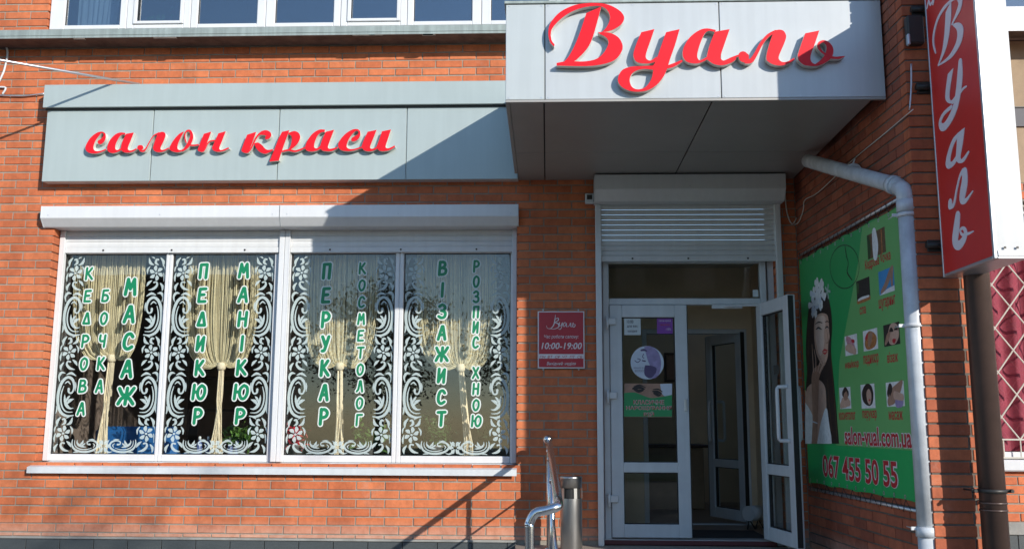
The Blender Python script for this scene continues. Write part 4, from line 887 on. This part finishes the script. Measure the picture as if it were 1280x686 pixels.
# ------------------------------------------------------------------ opening hours plaque
t = thing('hours_plaque', (.125, 0, 1.82), 'small burgundy opening hours board on the brick beside the door', 'sign')
mb = MB(); mb.box(-.089, .340, -.030, -.022, 1.562, 2.087, bev=.002); mb.build('board', 'pale', t); mb = MB(); mb.box(-.078, .329, -.0325, -.0302, 1.573, 2.076); mb.build('panel', 'plaque', t)
PP = FRONT(-.0327); mb = MB()
mb.prism([[(-.078, 1.652), (.329, 1.652), (.329, 1.692), (-.078, 1.692)]], PP, .0004, None, 0)
pq = lambda x, y: PP.uv(660+x/6.23, 370+y/6.23)
for ln in ('145,230,2 150,248,2 175,252,3 200,225,5 210,180,4 214,145,2', '205,185,2 232,170,4 236,188,5 210,205,3 236,215,6 238,240,5 205,255,3 165,252,2', '246,205,4 244,228,4 258,228,3 268,205,4 262,240,4 250,258,3 238,255,2', '298,210,2 284,206,3 274,225,4 282,238,3 300,212,3 298,236,4 308,236,2', '312,238,3 322,228,3 332,208,4 334,236,4 342,236,2', '352,208,4 348,236,4 362,238,4 368,222,3 352,220,2'):
    mb.stroke(smooth([(*pq(*[float(z) for z in q.split(',')[:2]]), float(q.split(',')[2])/6.23*PXM*.75) for q in ln.split()], 4), PP, .001, None, 0)
type_text(mb, 'Час роботи салону:', PP, *pq(260, 318), 270/6.23*PXM, .040, 0, .0008, bold=.004, shear=.2)
type_text(mb, '10:00-19:00', PP, *pq(262, 387), 318/6.23*PXM, .060, 0, .0008, bold=.015, shear=.2)
type_text(mb, 'Вихідний: неділя', PP, *pq(260, 526), 228/6.23*PXM, .036, 0, .0008, bold=.008, shear=.2)
for i, d in enumerate(('ПН', 'ВТ', 'СР', 'ЧТ', 'ПТ', 'СБ')): type_text(mb, d, PP, *pq(114+i*58, 473), None, .026, 1, .0012, bold=.01, shear=.2)
mb.build('lettering', ['pale', 'plaque'], t)
for x in (-.04, .285):
    for z in (1.552, 2.098): mb = MB(); mb.tube([(x, -.034, z), (x, -.001, z)], .007, 8); mb.build('standoff_bolt', 'steel_br', t)
t = thing('alarm_box', (.40, 0, 3.15), 'small white siren box on the brick left of the door shutter', 'alarm box')
mb = MB(); mb.box(.355, .438, -.05, -.001, 3.098, 3.195, bev=.008); mb.build('housing', 'white_old', t); mb = MB(); mb.box(.372, .421, -.053, -.0505, 3.135, 3.18, bev=.001); mb.build('grille', 'dark', t)

# ------------------------------------------------------------------ banner on the side wall
PN = Plane(FINB + FIN.N*.035, FINF-FINB, FIN.N)
t = thing('advert_banner', PN.at(1.2, .55, 0), 'green advertising banner with a woman portrait and red phone number on the side wall', 'banner')
b0, b1 = PN.uv(1000, 330)[0]-.02, 2.40; bz0, bz1 = .562, 2.535
xw = [(b0, bz1), (b1, bz1-.0), (b1, bz0), (b0, bz0)]
mb = MB(); top = [(b0 + (b1-b0)*i/16, bz1 - .012*math.sin(math.pi*(i % 4)/4)) for i in range(17)]; bot = [(b0 + (b1-b0)*i/16, bz0 + .012*math.sin(math.pi*(i % 4)/4)) for i in range(17)]
mb.prism([bot + top[::-1]], PN, 0, -.002, 0); mb.build('banner_sheet', 'bgreen', t)
Pz = lambda s, ox, oy: (lambda x, y: PN.uv(ox+x/s, oy+y/s))
q1, q2 = Pz(3.611, 990, 260), Pz(3.267, 990, 430); pxl = lambda x, y: PN.uv(x, y)
zb_ = PN.uv(1075, 558.8)[1]
mb = MB(); c1, c2 = q1(318, 95), q1(300, 240); mb.prism([[pxl(1045, 556), (b1-.005, zb_), (b1-.005, bz1-.015), (c1[0], bz1-.015), c2, q1(215, 686)]], PN, .0006, None, 0); mb.build('light_green_print', 'blight', t)
mb = MB(); mb.prism([[(b0+.004, bz0+.015), (b1-.005, bz0+.015), (b1-.005, zb_), (b0+.004, zb_)]], PN, .0004, None, 0); mb.build('phone_band', 'bphone', t)
# portrait
mb = MB(); q3 = Pz(2.98, 1000, 330); SP = 1/2.98/187
def pp(txt, n, m): mb.prism([outline(txt, q3, 5)], PN, n, None, m)
def ps(txt, n, m):
    for k, a in enumerate(txt.split('|')): mb.stroke(smooth([(*q3(*[float(z) for z in q.split(',')[:2]]), float(q.split(',')[2])*SP) for q in a.split()], 4), PN, n + k*.00002, None, m)
pp('c20,475 26,400 22,320 26,230 34,160 50,110 75,80 100,110 114,160 120,230 116,320 124,410 134,520 c146,668 c112,668 100,560 c60,520', .0010, 0)      # hair
pp('c20,470 36,450 52,440 70,430 94,460 99,540 c100,668 c20,668', .0012, 1)                                                                              # shoulders and neck
pp('c20,515 34,535 48,565 56,610 c58,668 c20,668', .0014, 2); pp('c64,668 72,620 82,575 98,535 112,585 c119,668', .0014, 2)                                # dress
ps('94,400,9 98,450,11 104,520,12 114,600,13 124,655,12|112,380,8 118,440,9 126,520,9 136,600,9 140,655,7|26,360,8 30,420,9 24,468,7', .0016, 0)
pp('56,205 74,184 98,186 107,205 109,245 111,272 106,300 105,335 99,362 88,380 74,362 60,325 53,262', .0018, 1)                                           # face
pp('62,205 78,192 94,196 96,225 90,255 92,290 84,330 74,340 64,310 58,262', .0020, 7)
ps('100,245,2 104,270,3 107,288,4 100,294,3|78,352,3 88,372,4 96,366,3', .0022, 3)
ps('58,224,1.5 70,216,3 84,219,2|95,216,1.5 103,213,2.6 108,217,1.5', .0024, 0)
ps('60,243,2 70,237,5 82,243,2|95,238,2 102,233,4.5 108,238,1.5', .0024, 0); ps('68,241,1.6 72,241,1.6|101,237,1.4 103,237,1.4', .0026, 5)
ps('84,326,2 92,319,4.5 98,321,4 103,321,2.5|86,329,2 94,333,4.5 102,326,2', .0024, 4)
ps('50,210,7 46,260,8 42,320,9 38,380,10|106,190,5 113,240,6 114,300,6 112,360,7', .0024, 0); ps('34,250,2 32,330,2.5 29,420,2|116,330,2 122,420,2.5 132,540,2.5 138,640,2|104,430,2 110,520,2.5 120,620,2', .0027, 6)
pp('c44,668 48,580 46,500 44,430 50,395 66,378 82,372 90,380 80,402 72,430 70,480 68,560 c64,668', .0028, 3)                                             # forearm and hand
ps('52,400,6 49,350,5 46,300,3.5|60,396,6 60,355,5 54,318,3.5|68,398,6 74,372,5 84,352,3.5|74,404,5.5 82,386,5 92,368,3.5', .0030, 1); ps('47,585,3 66,592,3', .0032, 5)
R = random.Random(3)
for (x, y, s_) in ((52, 150, 26), (58, 115, 26), (72, 78, 24), (80, 115, 24), (70, 150, 22), (55, 185, 15)):
    for k in range(7):
        a = k*.9 + R.random(); c_ = (x+s_*.62*math.cos(a), y+s_*.8*math.sin(a)); ps('%f,%f,%f %f,%f,%f' % (x, y, 5, c_[0], c_[1], s_*.62), .0032+R.random()*.0008, 5 if R.random() < .4 else 2)
for k in range(5): a = k*1.25; ps('104,100,4 %f,%f,7' % (104+9*math.cos(a), 102+24*math.sin(a)), .0030+k*.0001, 8)
mb.build('portrait_print', ['hair', 'skin', 'bwhite', 'skin2', 'bred', 'ice', 'bwood', 'skin_light', 'lace'], t)
mb = MB()
for i in range(13):
    for z in (bz0+.03, bz1-.03):
        a = b0+.05+(b1-b0-.1)*i/12; r_ = [(a+.011*math.cos(k*math.pi/8), z+.011*math.sin(k*math.pi/8), .004) for k in range(17)]; mb.stroke(r_, PN, .0016, None, 0, cap=2)
mb.build('eyelet', 'trim', t)
mb = MB(); mb.stroke([(*q1(238+66*math.cos(i*math.pi/16), 265+98*math.sin(i*math.pi/16)), .0035) for i in range(33)], PN, .0012, None, 0); mb.stroke(smooth([(*q1(240, 172), .004), (*q1(246, 215), .007), (*q1(255, 250), .004), (*q1(250, 290), .008), (*q1(272, 325), .004)], 4), PN, .0014, None, 0)
mb.build('oval_logo', 'bdark', t)
def photo(f, a, b, base, items=()):
    (u0, v1), (u1, v0) = f(*a), f(*b); mb = MB(); mb.prism([[(u0, v0), (u1, v0), (u1, v1), (u0, v1)]], PN, .0010, None, 0); ms = [base]; w_, h_ = u1-u0, v1-v0
    for i, (mt, txt) in enumerate(items):
        ms.append(mt); fx = lambda x, y: (u0+x*w_, v0+y*h_)
        if txt[0] == 's': mb.stroke(smooth([(*fx(*[float(z) for z in q.split(',')[:2]]), float(q.split(',')[2])*w_) for q in txt[1:].split()], 4), PN, .0014+i*.0003, None, i+1)
        else: mb.prism([outline(txt, fx, 4)], PN, .0014+i*.0003, None, i+1)
    mb.build('photo_print', ms, t)
photo(q1, (338, 125), (425, 197), 'bwood', [('bwhite', 's.42,.05,.12 .45,.45,.16 .42,.95,.12'), ('leafd', 's.08,.1,.06 .1,.5,.09 .06,.9,.06'), ('borange', 's.8,.05,.03 .82,.9,.03')])
photo(q1, (290, 332), (355, 410), 'bdark', [('borange', 's.05,.05,.06 .5,.08,.08 .95,.08,.06'), ('bwhite', 's.1,.12,.03 .4,.16,.04 .9,.15,.03'), ('leafd', 's.12,.8,.08 .1,.5,.06')])
photo(q1, (390, 290), (465, 372), 'bblue', [('skin2', 's.15,.12,.06 .45,.35,.09 .75,.75,.10 .92,.98,.06'), ('skin2', 's.92,.95,.07 .86,.6,.07 .85,.3,.06'), ('bwhite', 'c0,0 c1,0 c1,.22 .6,.18 .3,.1')])
photo(q1, (238, 580), (298, 657), 'bwhite', [('bpink', 's.2,.85,.1 .4,.6,.18 .7,.3,.12'), ('skin', 's.1,.4,.08 .4,.35,.14 .8,.15,.1'), ('bred', 's.6,.7,.05 .75,.65,.05')])
photo(q1, (320, 556), (390, 634), 'bwhite', [('borange', '.1,.4 .3,.85 .6,.9 .92,.6 .85,.2 .5,.05 .2,.1'), ('skin2', 's.4,.3,.08 .5,.6,.14 .6,.75,.08'), ('bred', 's.2,.6,.06 .3,.75,.05')])
photo(q1, (412, 530), (490, 612), 'bdark', [('skin', '.35,.1 .3,.6 .5,.98 .85,.9 .95,.4 .7,.05'), ('skin2', 's.1,.15,.05 .25,.4,.09 .4,.6,.05'), ('bred', 's.58,.2,.05 .66,.18,.06 .72,.22,.03'), ('hair', 's.4,.68,.03 .5,.72,.06 .6,.66,.03'), ('hair', 's.72,.7,.03 .8,.74,.05 .88,.68,.03')])
photo(q2, (193, 178), (243, 262), 'bwhite', [('skin', 's.1,.15,.1 .5,.35,.2 .85,.25,.1'), ('hair', 's.35,.7,.1 .55,.82,.13 .75,.7,.1'), ('skin2', 's.5,.55,.12 .62,.6,.14')])
photo(q2, (280, 166), (342, 260), 'bwhite', [('hair', '.15,.3 .1,.7 .4,1 .75,.95 .9,.6 .8,.2 .5,.1'), ('skin', '.45,.3 .42,.65 .6,.8 .75,.6 .72,.3 .6,.15'), ('bred', 's.58,.33,.03 .66,.34,.02')])
photo(q2, (383, 157), (462, 252), 'bwhite', [('skin2', 's.9,.95,.06 .65,.65,.15 .35,.4,.18 .15,.2,.1'), ('hair', 's.15,.55,.1 .25,.75,.12'), ('lilac', 's.6,.15,.12 .8,.2,.14'), ('skin', 's.5,.45,.1 .9,.35,.08')])
mb = MB(); P_ = 1/190
def btxt(s, pos, w_px, sc, h, m, bold, rim=None, asc=1.0):
    u, v = pos; W = w_px
    if rim: type_text(mb, s, PN, u, v, W*1.02, h*1.06, 1, .0012, bold=rim)
    type_text(mb, s, PN, u, v, W, h, m, .0020 if rim else .0012, bold=bold)
def span(f, xa, xb, y): return abs(f(xb, y)[0]-f(xa, y)[0])
for s, f, x, y, xa, xb, h in (('Кедрова бочка', q1, 386, 240, 327, 444, .090), ('спа', q1, 320, 462, 306, 334, .055), ('шугаринг', q1, 429, 430, 390, 466, .085), ('манікюр', q2, 245, 84, 217, 273, .075), ('педикюр', q2, 323, 66, 292, 354, .085), ('візаж', q2, 411, 52, 388, 432, .075), ('косметолог', q2, 225, 293, 191, 258, .060), ('перукар', q2, 317, 291, 288, 346, .075), ('масаж', q2, 424, 291, 395, 452, .060)):
    btxt(s, f(x, y), span(f, xa, xb, y), 1, h, 0, .022)
btxt('salon-vual.com.ua', q2(340, 377), span(q2, 205, 472, 377), 1, .135, 0, .02, .06)
btxt('067 455 50 55', (q2(263, 515)[0], q2(263, 512)[1]), span(q2, 116, 412, 515), 1, .185, 0, .02, .055)
mb.build('lettering', ['bred', 'pale'], t)
for z, s_ in ((bz1+.045, -1), (bz0-.05, 1)):
    mb = MB(); mb.tube([PN.at(b0-.02, z, -.012), PN.at(b1+.02, z, -.012)], .012, 8); mb.build('mounting_rod', 'trim', t)
    mb = MB()
    for i in range(12):
        a = b0+.06+(b1-b0-.1)*i/11; mb.tube([PN.at(a-.03, z+s_*-.018, .004), PN.at(a, z+s_*.03, .008), PN.at(a+.02, z+s_*.06, .004)], .0028, 5); mb.tube([PN.at(a+.02, z+s_*.06, .004), PN.at(a+.09, z-s_*.012, -.002)], .0022, 5)
    mb.build('lacing', 'dark', t)

# ------------------------------------------------------------------ downpipes
t = thing('drainpipe', (2.36, -2.42, .4), 'white plastic drainpipe running from the canopy soffit down the wall corner', 'drainpipe')
pr = .060; A_ = ray(1010, 201); pa = CAM + A_*((2.19-CAM.x)/A_.x); e1 = uy(1122, 238, -2.43); bo = uy(1159, 664, -2.43)
d1 = (e1-pa).normalized(); bend = [e1 + d1*.0]
cx = uy(1132, 236, -2.43); P = [pa, pa.lerp(cx, .4), cx - d1*.17, cx - d1*.09 + Vector((.0, 0, -.008)), cx + Vector((-.012, 0, -.02)), Vector((cx.x+.0, cx.y, cx.z-.10)), Vector((cx.x+.004, cx.y, cx.z-.18))]
P = smooth([tuple(p) for p in P], 4); mb = MB(); mb.tube(P, pr*.95, 18); mb.build('upper_arm', 'pipe', t)
top = Vector((cx.x, cx.y, cx.z-.10)); mb = MB(); mb.tube([top, bo], pr*.985, 20); mb.build('pipe', 'pipe', t)
mb = MB(); mb.tube([cx-d1*.20, cx-d1*.14], pr*1.1, 18); mb.build('socket', 'pipe', t); mb = MB(); mb.tube([top+Vector((0, 0, .02)), top-Vector((0, 0, .06))], pr*1.1, 18); mb.build('socket', 'pipe', t)
for z in (uy(1135, 269, -2.43).z, uy(1140, 407, -2.43).z, uy(1147, 660, -2.43).z):
    c = top.lerp(bo, (top.z-z)/(top.z-bo.z)); mb = MB(); mb.tube([c-Vector((0, 0, .012)), c+Vector((0, 0, .012))], pr*1.12, 18)
    for s_ in (-1, 1): mb.box(c.x+s_*pr*1.05-.02+s_*.018, c.x+s_*pr*1.05+.02+s_*.018, c.y-.006, c.y+.006, c.z-.011, c.z+.011, bev=.002); mb.tube([(c.x+s_*(pr+.022), c.y, c.z), (c.x+s_*(pr+.022), c.y+.12, c.z)], .004, 6)
    mb.build('pipe_clip', 'white', t)
mb = MB(); mb.tube([(bo.x, bo.y, bo.z-.03), (bo.x, bo.y, bo.z+.03)], pr*1.15, 18); mb.tube([(bo.x, bo.y, -.5), (bo.x, bo.y, bo.z-.03)], pr*.985, 18); mb.build('base_socket', 'pipe', t)
mb = MB(); ct = cx-d1*(cx-pa).length*.52; mb.tube([ct-d1*.011, ct+d1*.011], pr*1.1, 18); mb.tube([ct+Vector((0, 0, pr)), ct+Vector((.02, .0, pr+.04))], .006, 6); mb.build('pipe_clip', 'white', t)
t = thing('drainpipe', (2.725, -2.66, 0), 'brown metal drainpipe standing in front of the brick pier under the red sign', 'drainpipe')
c0 = uy(1209+17, 420, -2.66); mb = MB(); mb.tube([(c0.x, -2.66, -.55), (c0.x, -2.66, 7.0)], .077, 22); mb.build('pipe', 'brown', t)
zc = uy(1228, 613, -2.66).z; mb = MB(); mb.tube([(c0.x, -2.66, zc-.012), (c0.x, -2.66, zc+.012)], .083, 22); mb.box(c0.x-.125, c0.x+.125, -2.668, -2.652, zc-.011, zc+.011, bev=.002)
for s_ in (-1, 1): mb.tube([(c0.x+s_*.11, -2.69, zc), (c0.x+s_*.11, -2.64, zc)], .011, 6)
mb.tube([(c0.x-.1, -2.66, zc), (c0.x-.1, -2.49, zc)], .006, 6); mb.build('pipe_clip', 'dark', t)
for z in (uy(1229, 628, -2.66).z, uy(1230, 637, -2.66).z): mb = MB(); mb.tube([(c0.x, -2.66, z-.006), (c0.x, -2.66, z+.006)], .081, 22); mb.build('pipe_joint', 'brown', t)

# ------------------------------------------------------------------ railing and bin
t = thing('handrail', (.03, -.26, 0), 'polished stainless ramp handrail ending in a ball by the brick wall', 'handrail')
ra = uy(686.5, 551, -.26); rb = uy(697, 622, -3.4); dr = (rb-ra)
c1 = uy(697, 632, -3.5); c2 = uy(684, 637, -3.52); c3 = uy(669, 641, -3.52); c4 = uy(661.5, 656, -3.52); c5 = Vector((c4.x, c4.y, -.4))
pts = [tuple(ra - dr*.01), tuple(ra), tuple(ra+dr*.5), tuple(ra+dr*.9), tuple(rb), tuple(c1), tuple(c2), tuple(c3), tuple(c4), (c4.x+.003, c4.y, c4.z-.08), tuple(c5)]
mb = MB(); mb.tube(smooth(pts, 8), .0255, 16); mb.build('top_rail', 'steel', t)
mb = MB(); mb.lathe(ra + Vector((-.012, -.03, .014)), [(.001+.041*math.sin(math.pi*i/12), -.041*math.cos(math.pi*i/12)) for i in range(13)], 20); mb.build('ball_cap', 'steel', t)
def rz(y): return ra.z + (rb.z-ra.z)*(y-ra.y)/(rb.y-ra.y)
def rx(y): return ra.x + (rb.x-ra.x)*(y-ra.y)/(rb.y-ra.y)
def fl(y): return 0 if y > -1.02 else -.001-(.544/4.178)*(-1.022-y)
for y in (-.27, -.86, -2.1):
    mb = MB(); mb.tube([(rx(y)-.006, y, fl(y)), (rx(y)-.006, y, rz(y)-.02)], .0185, 14); mb.tube([(rx(y)-.006, y, rz(y)-.10), (rx(y)-.006, y, rz(y)-.07)], .022, 14); mb.lathe((rx(y), y, fl(y)+.001), [(.05, 0), (.05, .008), (.024, .02)], 16); mb.build('post', 'steel', t)
for h in (.36, .70):
    mb = MB(); mb.tube([(rx(-.27), -.27, rz(-.27)-h), (rx(-3.3), -3.3, rz(-3.3)-h*.93)], .009, 8); mb.build('mid_rail', 'steel', t)
bc = uy(714, 640, -.45); mb = MB(); t = thing('litter_bin', (bc.x, -.45, 0), 'slim stainless steel litter bin with a dark slot beside the handrail', 'bin')
mb.lathe((bc.x, -.45, .0), [(.085, .001), (.092, .012), (.092, .44)], 32, cap=False); mb.build('drum', 'steel_br', t)
mb = MB(); mb.lathe((bc.x, -.45, 0), [(.080, .44), (.080, .525)], 32, cap=False); mb.build('slot_liner', 'black', t)
mb = MB(); mb.lathe((bc.x, -.45, 0), [(.0925, .525), (.0925, .60), (.096, .605), (.096, .618), (.088, .624), (.02, .626)], 32); mb.build('lid', 'steel_br', t)
mb = MB()
for k in range(5):
    a = math.radians(-68+k*72); mb.box(-.014, .014, -.002, .002, .4395, .5255, 0, lambda p: Vector((bc.x+(.0915+p.y)*math.cos(a)-p.x*math.sin(a), -.45+(.0915+p.y)*math.sin(a)+p.x*math.cos(a), p.z)))
mb.build('strut', 'steel_br', t)

# ------------------------------------------------------------------ cables and small fittings
a, b = uy(-40, 68.5, -1.05), uy(0, 75.5, -1.0); c = uy(172, 105, -.03)
mb = MB(); mb.tube([tuple(a), tuple(b), tuple(b.lerp(c, .5)), tuple(c + (c-b).normalized()*.02)], .012, 10); mb.build('stay_rod', 'trim', loc=c, label='thin grey stay rod slanting down to the panel sign from the left', cat='rod')
mb = MB(); mb.tube(smooth([tuple(uy(-6, 42, -.02)), tuple(uy(9, 62, -.02)), tuple(uy(6, 85, -.02)), tuple(uy(2, 96, -.03)), tuple(uy(-3, 108, -.02)), tuple(uy(7, 110, -.02)), tuple(uy(3, 118, -.02))], 5), .010, 7); mb.build('wall_cable', 'white_old', loc=uy(5, 90, -.02), label='white cable with loops at the left end of the brick wall', cat='cable')
mb = MB(); mb.tube(smooth([tuple(uy(-8, 119, -.02)), tuple(uy(4, 119.5, -.02)), tuple(uy(30, 120, -.02)), tuple(uy(56, 117, -.02))], 4), .007, 6); mb.build('wall_cable', 'trim', loc=uy(30, 120, -.02), label='thin grey cable running level to the panel sign', cat='cable')
fw = lambda px, py, n=.012: (lambda uv: PN.O + PN.U*uv[0] + Vector((0, 0, uv[1])) + PN.N*(n-.035))(PN.uv(px, py))
mb = MB(); mb.tube(smooth([tuple(fw(1137, 137)), tuple(fw(1103, 166)), tuple(fw(1060, 202)), tuple(fw(1020, 240)), tuple(fw(1003, 250)), tuple(fw(1001, 262)), tuple(fw(995, 278)), tuple(fw(986, 281))], 5), .004, 6); mb.build('wall_cable', 'ret', loc=fw(1060, 202), label='thin pale cable slanting across the side wall above the banner', cat='cable')
mb = MB(); mb.tube(smooth([tuple(uy(1139, 80, -2.52)), tuple(uy(1139, 110, -2.52)), tuple(uy(1137, 138, -2.52))], 4), .006, 6); mb.build('wall_cable', 'trim', loc=uy(1139, 110, -2.52), label='thin grey wire hanging on the corner beside the red sign', cat='cable')
mb = MB(); mb.tube(smooth([tuple(uy(981, 232, -.012)), tuple(uy(983, 262, -.012)), tuple(uy(990, 280, -.012)), tuple(uy(998, 268, -.012))], 4), .006, 6); mb.build('wall_cable', 'ret', loc=uy(983, 262, -.012), label='loose pale wire loop beside the door shutter box', cat='cable')
t = thing('recess_box', (2.45, -2.5, 3.4), 'small dark box in place of a recess on the pier corner beside the red sign', 'recess')  # dark box stands in for the recess, pale block for the rag there
z0, z1 = uy(1135, 56, -2.55).z, uy(1135, 20, -2.55).z
mb = MB(); mb.box(2.43, 2.545, -2.57, -2.505, z0, z1, bev=.012); mb.build('housing', 'dark', t); mb = MB(); mb.box(2.425, 2.445, -2.575, -2.54, z0-.01, z0+.07, bev=.006); mb.build('pale_rag', 'trim', t)

# ------------------------------------------------------------------ across the street (behind the camera, seen as reflections)
def tree(loc, label, h, cr, seed, n=2600):
    R = random.Random(seed); t = thing('street_tree', loc, label, 'tree', 'trees across the street'); L0 = Vector(loc)
    mb = MB(); mb.tube([L0, L0+Vector((.1, 0, h*.25)), L0+Vector((.0, .1, h*.55)), L0+Vector((.1, 0, h*.85))], [.22, .17, .11, .03], 9)
    cl = []
    for k in range(16):
        a = R.uniform(0, 6.28); z = R.uniform(.4, .95)*h; rr = cr*R.uniform(.4, 1)*(1.1-.6*abs(z/h-.65)); e = L0+Vector((math.cos(a)*rr, math.sin(a)*rr, z)); s_ = L0+Vector((.05, .05, z*.7)); mb.tube([s_, s_.lerp(e, .5)+Vector((0, 0, .2)), e], [.06, .04, .015], 6); cl.append(e)
    mb.build('trunk', 'bark', t); ml = MB()
    for i in range(n):
        c = R.choice(cl) + Vector((R.gauss(0, cr*.22), R.gauss(0, cr*.22), R.gauss(0, cr*.2))); d = Vector((R.gauss(0, 1), R.gauss(0, 1), R.gauss(-.2, .8))).normalized(); s_ = R.uniform(.09, .19); x = d.orthogonal().normalized()*s_*.35
        b = len(ml.v); ml.v += [c, c+d*s_*.5+x, c+d*s_, c+d*s_*.5-x]; ml.face([b, b+1, b+2, b+3])
    ml.build('crown', 'leafd', t); return t
T0 = tree((10.2, -20.5, -.6), 'tall leafy tree across the street, reflected in the shop glass, nearest to the sun', 10.8, 3.0, 21, 5000)
T1 = tree((-7, -30, -.6), 'leafy tree across the street, reflected behind the left panes', 7.0, 2.6, 22, 6000)
for i, p in enumerate(((-14, -31, -.6), (-.5, -33, -.6), (6, -36, -.6), (-24, -33, -.6))): copy_tree(T1, p, 'leafy tree across the street, %s in the reflected row' % ('second from left', 'third from left', 'fourth from left', 'leftmost')[i])
def block(x0, x1, h, label):
    t = thing('apartment_block', ((x0+x1)/2, -46, -.6), label, 'building')
    mb = MB(); mb.box(x0, x1, -56, -46, -.6, h); mb.build('wall', 'render', t)
    mb = MB(); mb.box(x0-.4, x1+.4, -56.4, -45.6, h+.001, h+.3); mb.build('roof', 'greypanel', t)
    for i in range(int((x1-x0-2)/4)):
        for k in range(int(h/2.8)): mb = MB(); x = x0+2+i*4; z = .4+k*2.8; mb.box(x, x+1.7, -45.999, -45.94, z, z+1.5); mb.build('window', 'roomdark', t)
block(-44, -17, 9.5, 'brown apartment block across the street, reflected in the left panes only')
block(-2, 30, 11.5, 'taller brown apartment block across the street, reflected in the door glass')
